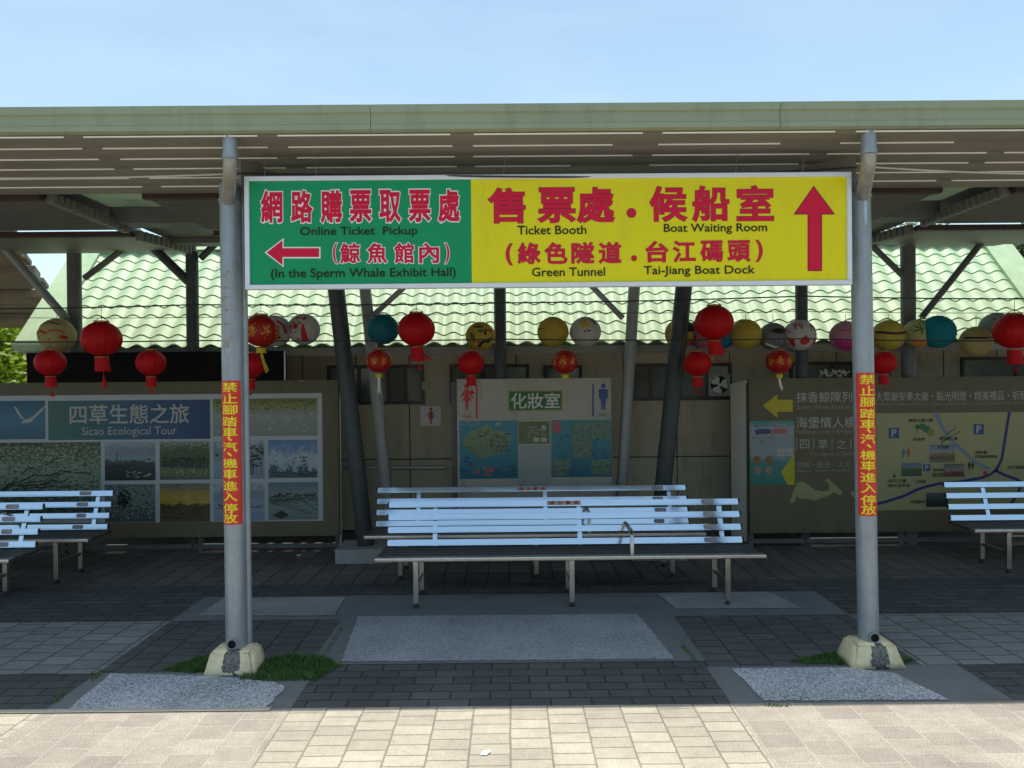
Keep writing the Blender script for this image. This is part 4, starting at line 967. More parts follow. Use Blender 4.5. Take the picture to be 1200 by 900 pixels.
for xx, yy, s_ in ((1047.5, 507.5, 6), (1147, 503, 6), (1086, 548, 4)):
    pb.poly([(xx - s_, yy - s_), (xx + s_, yy - s_), (xx + s_, yy + s_), (xx - s_, yy + s_)], M2); pt.text('P', xx - s_ * .42, yy - s_ * .68, xx + s_ * .48, yy + s_ * .68, M2 - .001, .03)
pb.build('parking_symbol', mat('parking_blue', (0.02, 0.07, 0.19), .5, var=0), mp_); pt.build('parking_letter', ink_w, mp_)
q = MB()
for s_, a, b, c_, d_ in (('鯨魚公園公園', 1065, 490.5, 1093, 494.5), ('售票亭', 1070, 513, 1084, 517), ('海堡情人橋', 1101, 512, 1122, 516), ('大眾廟', 1098, 522, 1112, 526), ('四草綠色隧道碼頭', 1143, 533, 1169, 537), ('搭船處', 1143, 528, 1157, 532), ('台江碼頭', 1181, 545.5, 1200, 549.5),
                       ('4路可手機', 1040, 561.5, 1062, 565.5), ('9路在這乘車', 1040, 567, 1066, 571), ('抹香鯨', 1093, 549, 1106, 552.5), ('陳列館', 1093, 554, 1106, 558), ('日落咖啡', 1067, 586, 1084, 590), ('上船處', 1072, 562.5, 1085, 566)): q.text(s_, a, b, c_, d_, M2 - .001, .012)
q.stroke([(1100, 515), (1121, 501)], .8, M2 - .001); q.stroke([(1103, 519), (1125, 505)], .8, M2 - .001); q.stroke([(1104, 515), (1104, 523)], .6, M2 - .001); q.stroke([(1119, 499), (1119, 495)], .6, M2 - .001); q.stroke([(1092, 558.5), (1131, 558.5)], .5, M2 - .001)
q.stroke([(1048, 552), (1048, 560)], .5, M2 - .001); q.poly([(1046, 557), (1050, 557), (1048, 561)], M2 - .0012)
man(q, 1136, 546, 10, M2 - .001); woman(q, 1140, 546, 10, M2 - .001)
q.build('map_lettering', mat('map_black', (0.02, 0.02, 0.015), .5, var=0), mp_)
q = MB(); man(q, 1058.5, 531, 11, M2); q.build('man_symbol', mat('symbol_blue', (0.03, 0.14, 0.30), .5, var=0), mp_)
q = MB(); woman(q, 1064.5, 531, 11, M2); q.disc(1154.5, 554.5, 2.6, M2); q.build('woman_symbol', prn_red, mp_)
q = MB(); q.disc(1081, 500, 4, M2); q.disc(1086, 503, 4.4, M2 - .0002); q.disc(1075, 500, 2.8, M2); q.stroke([(1075, 500), (1075, 508)], .7, M2); q.build('printed_trees', mat('print_tree_green', (0.03, 0.13, 0.06), .5), mp_)
MB().disc(1091, 507, 4.2, M2 - .0004).build('printed_bush', mat('print_bush', (0.15, 0.22, 0.03), .5), mp_)
X0, Z0, X1, Z1 = rect(1089, 521, 1119, 542, BY); MB().plate(X0, Z0, X1, Z1, M2).build('printed_photo', print_mat('print_temple', [(0, (0.16, 0.15, 0.13)), (.25, (0.12, 0.08, 0.04)), (.5, (0.2, 0.17, 0.08)), (.6, (0.22, 0.25, 0.26)), (1, (0.10, 0.17, 0.24))], 20, .4), mp_)
X0, Z0, X1, Z1 = rect(1056, 542.5, 1080, 558, BY); MB().plate(X0, Z0, X1, Z1, M2).build('printed_photo', print_mat('print_hill', [(0, (0.05, 0.08, 0.07)), (.45, (0.06, 0.11, 0.04)), (.6, (0.12, 0.15, 0.06)), (.68, (0.13, 0.19, 0.25)), (1, (0.09, 0.15, 0.22))], 12, .35), mp_)
X0, Z0, X1, Z1 = rect(1106, 543.5, 1130, 558, BY); MB().plate(X0, Z0, X1, Z1, M2).build('printed_photo', print_mat('print_hall', [(0, (0.12, 0.03, 0.03)), (.3, (0.14, 0.05, 0.05)), (.5, (0.2, 0.2, 0.18)), (1, (0.08, 0.1, 0.09))], 20, .8), mp_)
X0, Z0, X1, Z1 = rect(1085, 577.5, 1111, 594, BY); MB().plate(X0, Z0, X1, Z1, M2).build('printed_photo', print_mat('print_woods', [(0, (0.01, 0.02, 0.02)), (.5, (0.03, 0.05, 0.05)), (1, (0.08, 0.1, 0.1))], 20, 1.2), mp_)
MB().disc(1176, 549, 2.4, M2).build('printed_dot', yarrow, mp_)
# poster
po = pic(MBd, 'poster', 878.5, 493, 931, 568, print_mat('poster_teal', [(0, (0.02, 0.16, 0.15)), (.35, (0.05, 0.20, 0.20)), (.45, (0.22, 0.27, 0.29)), (.9, (0.25, 0.29, 0.32)), (1, (0.06, 0.22, 0.22))], 6, .35), 2)
PY = BY - .0036
q = MB(); q.poly([(915, 553), (931, 532), (931, 568), (923, 568)], PY); q.build('yellow_patch', mat('poster_yellow', (0.40, 0.36, 0.01), .5), po)
q = MB(); q.poly([(911, 526), (929, 525), (929, 534), (911, 535)], PY); q.build('white_patch', ink_w, po)
q = MB()
for k in range(4): scatter(q, 883, 509 + k * 3.2, 908, 509.6 + k * 3.2, 16, 1.2, .45, PY)
scatter(q, 885, 498, 918, 500, 26, 1, .6, PY); scatter(q, 914, 528, 927, 533, 14, 1, .5, PY - .001); q.build('printed_text', MATS['map_ink'], po)
q = MB(); q.disc(887, 539, 4.8, PY); q.disc(901, 539, 4.8, PY); q.build('printed_food', mat('food_print', (0.22, 0.11, 0.05), .5, var=.5, scale=60), po)
q = MB(); q.disc(888, 551, 4.8, PY); q.disc(901, 551, 4.8, PY); q.build('printed_plate', mat('plate_print', (0.24, 0.17, 0.16), .5, var=.5, scale=60), po)
q = MB(); q.poly([(884, 504), (891, 502.5), (903, 503), (903, 508), (886, 509)], PY); q.build('printed_logo', mat('logo_navy', (0.03, 0.05, 0.15), .5), po)
q = MB(); q.poly([(904, 503), (922, 502), (922, 508), (904, 508.5)], PY); q.build('printed_banner', MATS['map_pink'], po)

# white panel standing at an angle beside the brown board
wp = MB(); a = W(857, 600, 7.95); b = W(875.5, 600, 7.62); zt_a = W(857, 450, 7.95).z; zt_b = W(875, 445.5, 7.62).z
n_ = Vector((b.y - a.y, a.x - b.x, 0)).normalized() * .03
pts_ = [Vector((a.x, a.y, .03)), Vector((b.x, b.y, .03)), Vector((b.x, b.y, zt_b)), Vector((a.x, a.y, zt_a))]
pts_ += [p + n_ * -1 for p in pts_]
wp.add(pts_, [(0, 1, 2, 3), (7, 6, 5, 4), (0, 4, 5, 1), (1, 5, 6, 2), (2, 6, 7, 3), (3, 7, 4, 0)])
tag(wp.build('partition_panel', mat('pale_panel', (0.75, 0.74, 0.70), .6, var=.06)), 'narrow pale partition panel standing at an angle left of the brown map board', 'partition')
tag(MB().tube([(W(398, 500, 7.56).x, 7.57, 0), (W(398, 500, 7.56).x, 7.57, W(398, 448, 7.56).z)], .012, 10).build('thin_pole', mat('thin_steel', (0.5, 0.5, 0.48), .35, .6)), 'thin pale steel pole at the right end of the photo board', 'pole')
ob = MB()
for k in range(60):
    x_, y_ = random.uniform(962, 993), random.uniform(434, 441); ob.tube([W(x_, y_, 7.56), W(x_ + random.uniform(-4, 4), y_ + random.uniform(-3, 3), 7.54)], .003, 5)
tag(ob.build('wire_tangle', mat('pale_wire', (0.6, 0.6, 0.58), .4)), 'tangle of pale wire lying on top of the brown map board', 'wire')

# ------------------------------------------------------------------ benches
def steel():
    m = bpy.data.materials.new('stainless_steel'); m.use_nodes = True; t = m.node_tree; p = t.nodes['Principled BSDF']
    p.inputs['Metallic'].default_value = 1; p.inputs['Base Color'].default_value = (0.60, 0.69, 0.77, 1)
    tc = t.nodes.new('ShaderNodeTexCoord'); mp = t.nodes.new('ShaderNodeMapping'); mp.inputs['Scale'].default_value = (1.2, 40, 40)
    n = t.nodes.new('ShaderNodeTexNoise'); n.inputs['Scale'].default_value = 4; n.inputs['Detail'].default_value = 6
    t.links.new(tc.outputs['Object'], mp.inputs[0]); t.links.new(mp.outputs[0], n.inputs['Vector'])
    r = t.nodes.new('ShaderNodeMapRange'); r.inputs[3].default_value = 0.05; r.inputs[4].default_value = 0.2
    t.links.new(n.outputs['Fac'], r.inputs[0]); t.links.new(r.outputs[0], p.inputs['Roughness'])
    n2 = t.nodes.new('ShaderNodeTexNoise'); n2.inputs['Scale'].default_value = 2.2; n2.inputs['Detail'].default_value = 3
    t.links.new(tc.outputs['Object'], n2.inputs['Vector'])
    b = t.nodes.new('ShaderNodeBump'); b.inputs['Strength'].default_value = 0.12; b.inputs['Distance'].default_value = 0.02
    t.links.new(n2.outputs['Fac'], b.inputs['Height']); t.links.new(b.outputs[0], p.inputs['Normal'])
    n3 = t.nodes.new('ShaderNodeTexNoise'); n3.inputs['Scale'].default_value = 5; n3.inputs['Detail'].default_value = 8; n3.inputs['Roughness'].default_value = .75
    t.links.new(tc.outputs['Object'], n3.inputs['Vector'])
    r3 = t.nodes.new('ShaderNodeMapRange'); r3.inputs[1].default_value = .62; r3.inputs[2].default_value = .85; t.links.new(n3.outputs['Fac'], r3.inputs[0])
    mx = t.nodes.new('ShaderNodeMix'); mx.data_type = 'RGBA'; mx.inputs[6].default_value = (0.60, 0.69, 0.77, 1); mx.inputs[7].default_value = (0.48, 0.46, 0.43, 1)
    t.links.new(r3.outputs[0], mx.inputs[0]); t.links.new(mx.outputs[2], p.inputs['Base Color'])
    return m
ss = steel()
brushed = mat('brushed_steel', (0.60, 0.57, 0.52), .30, 1.0, var=.12, scale=20)
plug = mat('dark_end_plug', (0.03, 0.03, 0.03), .5); smear = mat('grey_glue_patch', (0.33, 0.32, 0.35), .6, var=.2, scale=20)
BL = 2.78
def make_bench(label):
    t = thing('steel_bench', label, 'bench', (0, 0, 0), 'stainless steel benches under the canopy')
    sh = 0.372
    st = MB(); L = BL
    for k in range(1, 5): st.box(-L / 2 - .02, 0.0 + k * .085, sh - .025, L / 2 + .04, 0.07 + k * .085, sh - .002, .006)
    st.build('seat', mat('dark_reflection_steel', (0.10, 0.098, 0.095), .45, .6, var=.2, scale=8), t)  # seat steel coloured dark to imitate its reflection of the ceiling
    MB().box(-L / 2 - .03, 0, sh - .03, L / 2 + .05, .07, sh, .008).build('seat_edge', brushed, t)
    bk = []
    for k in range(4):
        z = sh + .006 + k * .094; y = .40 + (z - sh) * .36
        s_ = MB(); tilt = math.atan(.36); hh = .047
        p0 = Vector((-L / 2, y, z)); u = Vector((0, math.sin(tilt), math.cos(tilt))) * hh; n_ = Vector((0, math.cos(tilt), -math.sin(tilt))) * .030
        vs = [p0, p0 + Vector((L, 0, 0)), p0 + Vector((L, 0, 0)) + u, p0 + u]; vs += [q + n_ for q in vs]
        bm = bmesh.new(); vv = [bm.verts.new(q) for q in vs]
        for f in ((0, 1, 2, 3), (7, 6, 5, 4), (0, 4, 5, 1), (1, 5, 6, 2), (2, 6, 7, 3), (3, 7, 4, 0)): bm.faces.new([vv[i] for i in f])
        bmesh.ops.bevel(bm, geom=bm.edges[:], offset=.007, segments=4, affect='EDGES'); s_.bm(bm)
        o = s_.build('back_slat', ss, t)
        e = MB(); e.box(L / 2 - .001, y + .004, z + .006, L / 2 + .006, y + .024, z + hh - .004); e.box(-L / 2 - .006, y + .004, z + .006, -L / 2 + .001, y + .024, z + hh - .004); e.build('end_plug', plug, o)
        if random.random() < 2:
            g_ = MB(); x0 = 1.10 - .02 * random.random(); x1 = x0 + .085 + .02 * random.random()
            q = [Vector((x0 + .006, y, z)) + u * .13, Vector((x1 - .01, y, z)) + u * .13, Vector((x1, y, z)) + u * .35, Vector((x1 - .003, y, z)) + u * .75, Vector((x1 - .008, y, z)) + u * .88, Vector((x0 + .004, y, z)) + u * .88, Vector((x0 - .004, y, z)) + u * .6, Vector((x0, y, z)) + u * .3]
            nn = Vector((0, -math.cos(tilt), math.sin(tilt))) * .0015
            g_.add([a + nn for a in q], [tuple(range(8))]); g_.build('glue_patch', smear, o)
    for x in (-1.12, .02, 1.14):
        a = MB(); a.obox((x + .1, .444, sh - .02), (x + .1, .563, sh + .31), .035, .02, (0, 1, 0)); a.build('back_strut', ss, t)
    for x in (-1.12, .02, 1.16):
        for yy in (.035, .40):
            l = MB(); l.box(x - .019, yy - .019, .035, x + .019, yy + .019, sh - .026, .003)
            o = l.build('leg', brushed, t)
            MB().lathe([(.012, 0), (.022, .004), (.022, .014), (.010, .018), (.010, .04)], (x, yy, 0), 12).build('levelling_foot', plug, o)
    rr = MB()
    for x in (-1.12, .02, 1.16):
        rr.box(x - .014, .055, .155, x + .014, .38, .183, .003); rr.box(x - .0185, .012, sh - .047, x + .0185, .43, sh - .0255)
    rr.build('rail', brushed, t)
    ar_ = MB(); x = .47
    pts = [(x, .44, sh + .15), (x, .40, sh + .165), (x, .13, sh + .16), (x, .085, sh + .13), (x, .08, sh)]
    ar_.tube(pts, .016, 14); ar_.build('armrest', brushed, t)
    st_ = MB(); k = 3; z = sh + .006 + k * .094; y = .40 + (z - sh) * .36
    tilt = math.atan(.36)
    def on_slat(xx, v, lift): return Vector((xx, y, z)) + Vector((0, math.sin(tilt), math.cos(tilt))) * v + Vector((0, -math.cos(tilt), math.sin(tilt))) * lift
    x0, x1 = -.135, .135
    if 'red printed label' in label:
        dx = 0 if 'front' in label else .0
        st_.add([on_slat(a, b, .0015) for a, b in ((x0, .007), (x1, .007), (x1, .041), (x0, .041))], [(0, 1, 2, 3)])
        o = st_.build('warning_label', mat('pale_grey_label', (0.42, 0.42, 0.42), .5, var=.1), t)
        q = MB()
        for i, ch in enumerate('請勿攀爬'):
            v0, f0 = glyphs(ch, .02); w0, _ = glyphs(ch, 0.0); ax = min(p[0] for p in w0); bx = max(p[0] for p in w0); ay = min(p[1] for p in w0); by = max(p[1] for p in w0)
            xc = x0 + .02 + .064 * i
            q.add([on_slat(xc + (a - ax) / (bx - ax) * .042, .0095 + (b - ay) / (by - ay) * .029, .003 + e_ * .0006) for a, b, e_ in v0], f0)
        q.build('lettering', mat('label_red', (0.42, 0.015, 0.015), .5), o)
    return t
b1 = make_bench('stainless steel bench at the front centre with a red printed label on its top slat')
b1.location = (0.43, 5.58, 0)
b2 = make_bench('stainless steel bench directly behind the central front bench, with red printed label')
b2.location = (0.20, 6.40, 0)
def put(loc, lab, src=None):
    o = make_bench(lab); o.location = loc; return o
b3 = make_bench('stainless steel bench at the far left front, cut by the picture edge'); b3.location = (-5.13, 5.66, 0)
for loc, lab in (((-4.94, 6.38, 0), 'second stainless steel bench at the left, standing in front of the photo board'), ((5.32, 6.42, 0), 'stainless steel bench at the right in front of the cream map')):
    o = copy_tree(b3); o.location = loc; o['label'] = lab

# ------------------------------------------------------------------ wires and lanterns
wirem = MATS['black_cable']
def wire(pts, Y, lab, r=.006):
    P = [W(a, b, Y) for a, b in pts]; m = []
    for i in range(len(P) - 1): m += sag(P[i], P[i + 1], .01, 14)[(1 if i else 0):]
    tag(MB().tube(m, r, 6).build('hanging_wire', wirem), lab, 'wire')
wire([(-60, 362), (228, 357), (590, 355), (941, 347), (1260, 350)], 6.9, 'upper black wire across the tile roof carrying the big red lanterns')
wire([(-60, 400), (228, 399), (590, 397.5), (941, 397), (1260, 399)], 6.95, 'lower black wire carrying the small red lanterns')
wire([(-60, 371), (228, 372), (590, 366), (941, 365), (1260, 366)], 7.34, 'thin rear wire carrying the painted paper lanterns', .003)

lred = mat('red_lantern_cloth', (0.56, 0.006, 0.012), .55, var=.16, scale=9, bump=.5, bscale=22, trans=.25, spec=.25)
lred2 = mat('gold_printed_red_cloth', (0.42, 0.012, 0.01), .5, var=.1, scale=14, trans=.2)
gold = mat('gold_foil', (0.40, 0.22, 0.05), .35, .5, var=.2, scale=30); goldp = mat('gold_print', (0.55, 0.30, 0.03), .45, .2, var=.3, scale=40)
tassr = mat('red_tassel', (0.50, 0.004, 0.01), .8, var=.15, scale=40); yelt = mat('yellow_tassel', (0.55, 0.47, 0.04), .7, var=.2, scale=30)
LG = 'paper and cloth lanterns hung from wires'
def globe(c, r, fl=.92, ribs=24, depth=.012):
    m_ = MB(); n, k = ribs * 4, 18
    vs = []; fs = []
    for i in range(k + 1):
        th = R(14) + (math.pi - R(28)) * i / k
        for j in range(n):
            a = 2 * math.pi * j / n; rr = r * (1 - depth * (.5 + .5 * math.cos(a * ribs)))
            vs.append(Vector(c) + Vector((rr * math.sin(th) * math.cos(a), rr * math.sin(th) * math.sin(a), rr * fl * math.cos(th))))
    for i in range(k):
        for j in range(n): fs.append((i * n + j, i * n + (j + 1) % n, (i + 1) * n + (j + 1) % n, (i + 1) * n + j)[::-1])
    m_.add(vs, fs, True); m_.add(vs[:n], [tuple(range(n))]); m_.add(vs[-n:], [tuple(range(n))[::-1]])
    return m_
def pbox(c, r, z, h, m_): m_.lathe([(r * .96, z), (r, z + .002), (r, z + h - .002), (r * .96, z + h)], c, 24)
def tassel(c, z0, z1, r0, r1, lean, m_, strands=14):
    for k in range(strands):
        a = 2 * math.pi * k / strands + random.uniform(-.2, .2); ca, sa = math.cos(a), math.sin(a)
        zz = z1 + random.uniform(0, .03)
        m_.tube([Vector(c) + Vector((r0 * ca, r0 * sa, z0)), Vector(c) + Vector((r0 * ca * 1.05 + lean * .4, r0 * sa, (z0 + zz) / 2)), Vector(c) + Vector((r1 * ca + lean, r1 * sa, zz))], .004, 5)
def red_lantern(px, py, rp, Y, lab, tip, lean=0.0, skirt=True, wirey=None, gold_pat=False, two=False):
    c = W(px, py, Y); r = rp * Y / F
    t = thing('red_lantern' if not gold_pat else 'gold_printed_lantern', lab, 'lantern', tuple(c), LG)
    gl = globe(c, r, .90, 16 if not gold_pat else 8, .03).build('shade', lred if not gold_pat else lred2, t)
    cp = MB(); pbox(c, r * .38, r * .85, r * .08, cp); pbox(c, r * .345, -r * .97, r * .05, cp); cp.build('rim', gold, t)
    k = MB(); k.tube([c + Vector((0, 0, r * .9)), Vector((c.x, Y, W(px, wirey, Y).z))], .0025, 6); k.tube([c + Vector((-r * .36, 0, r * .93)), c + Vector((0, 0, r * 1.12)), c + Vector((r * .36, 0, r * .93))], .003, 6); k.build('hanger', wirem, t)
    zt = W(px, tip, Y).z - c.z
    ts = MB()
    if gold_pat:
        ts.lathe([(r * .26, -r * .98), (r * .28, -r * 1.25), (0.002, -r * 1.26)], c, 16); ts.build('gold_skirt', yelt, t)
        ts = MB()
        tassel(c, -r * 1.25, zt, .008, .012, lean, ts, 7); ts.build('tassel', yelt if py < 400 or tip < 450 else sg_white, t)
        pt_ = MB()
        for j in range(8):
            a0 = 2 * math.pi * (j + .5) / 8 + .2
            for q in range(44):
                da, dz = random.gauss(0, .13), random.gauss(0, .25)
                if abs(da) > .3 or abs(dz) > .62: continue
                s_ = .055; R_ = r * 1.004
                def sp(a, b): rr = R_ * math.cos(b); return Vector(c) + Vector((rr * math.cos(a), rr * math.sin(a), R_ * .9 * math.sin(b)))
                w_ = random.uniform(.3, 1) * s_; h_ = random.uniform(.3, 1) * s_ * 1.4
                pt_.add([sp(a0 + da - w_, dz - h_ * .5), sp(a0 + da + w_ * .4, dz - h_), sp(a0 + da + w_, dz + h_ * .4), sp(a0 + da - w_ * .3, dz + h_)], [(0, 1, 2, 3)])
        pt_.build('gold_pattern', goldp, gl)
    else:
        hb = r * (.72 if skirt else .55)
        sk = MB(); 
        for j in range(20):
            a, b = 2 * math.pi * j / 20, 2 * math.pi * (j + .9) / 20; rr = r * .33; d_ = random.uniform(-.01, .01); fl = 1.0 if not lean else 1.15
            sk.add([c + Vector((rr * math.cos(a), rr * math.sin(a), -r * .97)), c + Vector((rr * math.cos(b), rr * math.sin(b), -r * .97)), c + Vector((rr * fl * math.cos(b) + lean * .3, rr * fl * math.sin(b), -r * .97 - hb + d_)), c + Vector((rr * fl * math.cos(a) + lean * .3, rr * fl * math.sin(a), -r * .97 - hb - d_))], [(0, 1, 2, 3)])
        sk.build('fringe', tassr, t)
        ts.tube([c + Vector((lean * .3, 0, -r * .97 - hb * .5)), c + Vector((lean * .55, 0, -r * .97 - hb - .05))], .003, 6)
        z0 = -r * .97 - hb - .04
        for kk in range(10):
            a = 2 * math.pi * kk / 10
            ts.tube([c + Vector((lean * .5, 0, z0)), c + Vector((lean * .7 + .012 * math.cos(a), .012 * math.sin(a), (z0 + zt) / 2)), c + Vector((lean + .014 * math.cos(a), .014 * math.sin(a), zt + random.uniform(0, .015)))], .005, 5)
        if two: tassel(c, -r * 1.0, zt * .8, .03, .03, lean * 2.6, ts, 8)
        ts.build('tassel', tassr, t)
    return t
BR, SR = 6.9, 6.95
red_lantern(119, 397, 22.5, BR, 'big red lantern at the left hanging in front of the black box', 455, .03, wirey=359)
red_lantern(488, 386, 22, BR, 'big red lantern beside the teal one, left of the centre', 434, .04, wirey=356, two=True)
red_lantern(837, 378, 22.5, BR, 'big red lantern highest of all, right of the centre above a small red one', 424, .03, wirey=351, two=True)
red_lantern(1189, 388, 23, BR, 'big pinkish red lantern at the right edge over the grey paper one', 436, .01, wirey=350)
red_lantern(59, 425, 17, SR, 'small red lantern at the far left under the yellow painted one', 465, .02, wirey=399.5)
red_lantern(177, 425, 17, SR, 'small red lantern alone in front of the middle of the black box', 461, .0, wirey=399)
red_lantern(293, 428, 17, SR, 'small red lantern mostly hidden behind the left drainpipe post', 462, .0, wirey=399)
red_lantern(552, 425, 16, SR, 'small red lantern in front of the woman pictogram of the toilet board', 462, .01, wirey=397.5)
red_lantern(817, 426, 16.5, SR, 'small red lantern in front of the window with the fan', 462, .01, wirey=397)
red_lantern(1035, 425, 15, SR, 'small red lantern just right of the right drainpipe post', 457, .01, wirey=397)
red_lantern(306, 387.5, 21, BR, 'larger gold patterned red lantern peeking out right of the left drainpipe post', 437, .05, wirey=357, gold_pat=True)
red_lantern(444, 423, 15.5, SR, 'small gold patterned red lantern under the teal lantern', 462, .0, wirey=398, gold_pat=True)
red_lantern(662, 424, 15.5, SR, 'small gold patterned red lantern above the toilet board', 446, .0, wirey=397, gold_pat=True)
red_lantern(913, 423.5, 15.5, SR, 'small gold patterned red lantern above the left end of the brown map board', 458, .02, wirey=397, gold_pat=True)

def paper(px, py, rp, lab, col, marks=(), Y=7.34, name='paper_lantern', rough=.7):
    c = W(px, py, Y); r = rp * Y / F
    t = thing(name, lab, 'lantern', tuple(c), LG)
    key = 'lantern_paper_%d' % len(MATS)
    base = col if isinstance(col, bpy.types.Material) else mat(key, col, rough, var=.10, scale=9, trans=.25, dirt=tuple(v * .65 for v in col), dscale=7, damt=.45, spec=.2)
    # hoops run round the globe
    m_ = MB(); n, k = 40, 40; vs = []; fs = []
    for i in range(k + 1):
        th = R(13) + (math.pi - R(26)) * i / k; rr = r * (1 - (.022 if i % 3 == 0 else 0) + .006 * math.sin(i * 1.7))
        for j in range(n): a = 2 * math.pi * j / n; vs.append(c + Vector((rr * math.sin(th) * math.cos(a), rr * math.sin(th) * math.sin(a), rr * .96 * math.cos(th))))
    for i in range(k):
        for j in range(n): fs.append((i * n + j, (i + 1) * n + j, (i + 1) * n + (j + 1) % n, i * n + (j + 1) % n))
    m_.add(vs, fs, True); m_.add(vs[-n:], [tuple(range(n))[::-1]])
    gl = m_.build('shade', base, t)
    k_ = MB(); k_.tube([c + Vector((0, 0, r * .9)), Vector((c.x, Y, W(px, min(py - rp - 1, 368), Y).z))], .0025, 6); k_.lathe([(r * .24, r * .91), (r * .25, r * .94), (r * .22, r * .945)], c, 20); k_.build('hanger', wirem, t)
    R_ = r * 1.012
    def sp(u, v):
        """u,v in -1..1 over the face turned to the benches"""
        d = math.hypot(u, v)
        if d > .97: u, v = u * .97 / d, v * .97 / d
        return c + Vector((u * R_, -math.sqrt(max(0, 1 - u * u - v * v)) * R_, v * R_ * .96))
    for nm, m2, polys in marks:
        q = MB()
        for pg in polys:
            # fine fan so that the mark follows the curve
            cx = sum(p[0] for p in pg) / len(pg); cy = sum(p[1] for p in pg) / len(pg)
            ring = []
            for i in range(len(pg)):
                a, b = pg[i], pg[(i + 1) % len(pg)]; st = max(1, int(math.hypot(a[0] - b[0], a[1] - b[1]) / .12))
                ring += [(a[0] + (b[0] - a[0]) * s_ / st, a[1] + (b[1] - a[1]) * s_ / st) for s_ in range(st)]
            lv = 5; N = len(ring); vs = []
            for l in range(lv + 1):
                f_ = l / lv
                for (x, y) in ring: vs.append(sp(cx + (x - cx) * f_, cy + (y - cy) * f_))
            fs = [(l * N + i, l * N + (i + 1) % N, (l + 1) * N + (i + 1) % N, (l + 1) * N + i) for l in range(lv) for i in range(N)]
            q.add(vs, fs, True)
        q.build(nm, m2, gl)
    return t
def blob(cx, cy, rx, ry, n=18, jag=0.0): return [(cx + rx * math.cos(2 * math.pi * k / n) * (1 + random.uniform(-jag, jag)), cy + ry * math.sin(2 * math.pi * k / n) * (1 + random.uniform(-jag, jag))) for k in range(n)]
def line(pts, w_):
    L_, R_ = [], []
    out = []
    for i in range(len(pts) - 1):
        (a, b), (c, d) = pts[i], pts[i + 1]; l = math.hypot(c - a, d - b) or 1; nx, ny = -(d - b) / l * w_ / 2, (c - a) / l * w_ / 2
        out.append([(a + nx, b + ny), (c + nx, d + ny), (c - nx, d - ny), (a - nx, b - ny)])
    return out
pr = mat('lantern_red_paint', (0.42, 0.02, 0.02), .7, var=.15, scale=20); pk_ = mat('lantern_black_paint', (0.02, 0.018, 0.015), .7, var=.2)
pg_ = mat('lantern_green_paint', (0.05, 0.13, 0.04), .7, var=.2); py_ = mat('lantern_gold_paint', (0.50, 0.36, 0.04), .7, var=.15); po_ = mat('lantern_orange_paint', (0.55, 0.20, 0.05), .7, var=.15)
pm_ = mat('lantern_magenta_paint', (0.38, 0.02, 0.18), .7, var=.15); pgr = mat('lantern_grey_paint', (0.25, 0.26, 0.26), .7, var=.2)
YEL = (0.50, 0.38, 0.06); PAL = (0.48, 0.40, 0.18); WHI = (0.52, 0.51, 0.48); TEAL = (0.012, 0.17, 0.22)
def dots(n, sx, sy, rr): return [blob(random.uniform(-sx, sx), random.uniform(-sy, sy), random.uniform(.4, 1) * rr, random.uniform(.3, .8) * rr, 9, .3) for k in range(n)]
paper(67, 393, 20.5, 'dull yellow paper lantern with red brush strokes at the far left', PAL, [('brush_mark', pr, line([(-.8, .1), (-.4, .2), (0, .05)], .14) + line([(.1, .2), (.5, .25), (.8, .1)], .07) + line([(.6, -.1), (.85, -.2)], .2) + dots(5, .6, .3, .08)), ('black_mark', pk_, line([(-.6, .55), (-.1, .75), (.5, .6)], .06))])
paper(323, 388, 19, 'white paper lantern with dark red marks beside the gold patterned one', WHI, [('brush_mark', pr, dots(9, .7, .7, .13) + line([(.3, .6), (.7, .3), (.8, -.2)], .12))], Y=7.36)
paper(356, 386, 19, 'white paper lantern with red bell and heart marks, right of the left post', WHI, [('brush_mark', pr, [[(.05, -.8), (.45, -.8), (.4, -.3), (.28, .15), (.2, .35), (.12, .15), (.08, -.3)], blob(-.25, .15, .16, .18)] + line([(-.7, .1), (-.45, .15)], .09) + line([(-.6, .3), (-.6, -.3)], .07) + line([(-.3, .65), (.0, .7)], .08) + line([(.1, .6), (.35, .65)], .09) + line([(.22, .5), (.22, .8)], .09) + dots(5, .7, .7, .09))])
paper(449, 386, 18.5, 'dark teal paper lantern beside the leaning silver column', TEAL, [('deep_teal_mark', mat('lantern_deep_teal', (0.008, 0.11, 0.17), .7, var=.2), [blob(.0, -.2, .5, .35, 14, .2)])])  # darker teal blob on the front of the globe
paper(563, 394, 17.5, 'yellow paper lantern with black and red figure above the small red one', YEL, [('black_mark', pk_, [[(-.2, -.75), (.1, -.35), (.85, -.1), (.6, -.5), (.2, -.45), (.0, -.8)], blob(.35, .15, .08, .16), blob(-.1, .6, .35, .07), blob(-.4, -.2, .05, .3)]), ('red_mark', pr, [[(.2, .45), (.75, .4), (.8, .2), (.55, .3), (.3, .25)], blob(-.1, -.45, .12, .06)]), ('green_mark', pg_, [blob(.05, .3, .18, .12), blob(-.55, .0, .1, .2)])])
paper(648, 389, 18.5, 'plain yellow paper lantern in the middle beside the white one with yellow flower', YEL, [('faint_mark', po_, [blob(.4, .5, .14, .09, 10, .3)]), ('green_mark', pg_, line([(-.9, .15), (-.5, .2)], .05))])
paper(686, 389, 18.5, 'white paper lantern with a yellow flower near the toilet board', WHI, [('flower', py_, [[(-.5, .5), (-.25, .6), (-.05, .85), (.1, .55), (.3, .3), (.1, .25), (.0, .0), (-.15, .25), (-.4, .2), (-.3, .4)]]), ('dark_mark', pk_, line([(.2, .85), (.45, .6), (.55, .4)], .09) + dots(4, .2, .2, .08))])
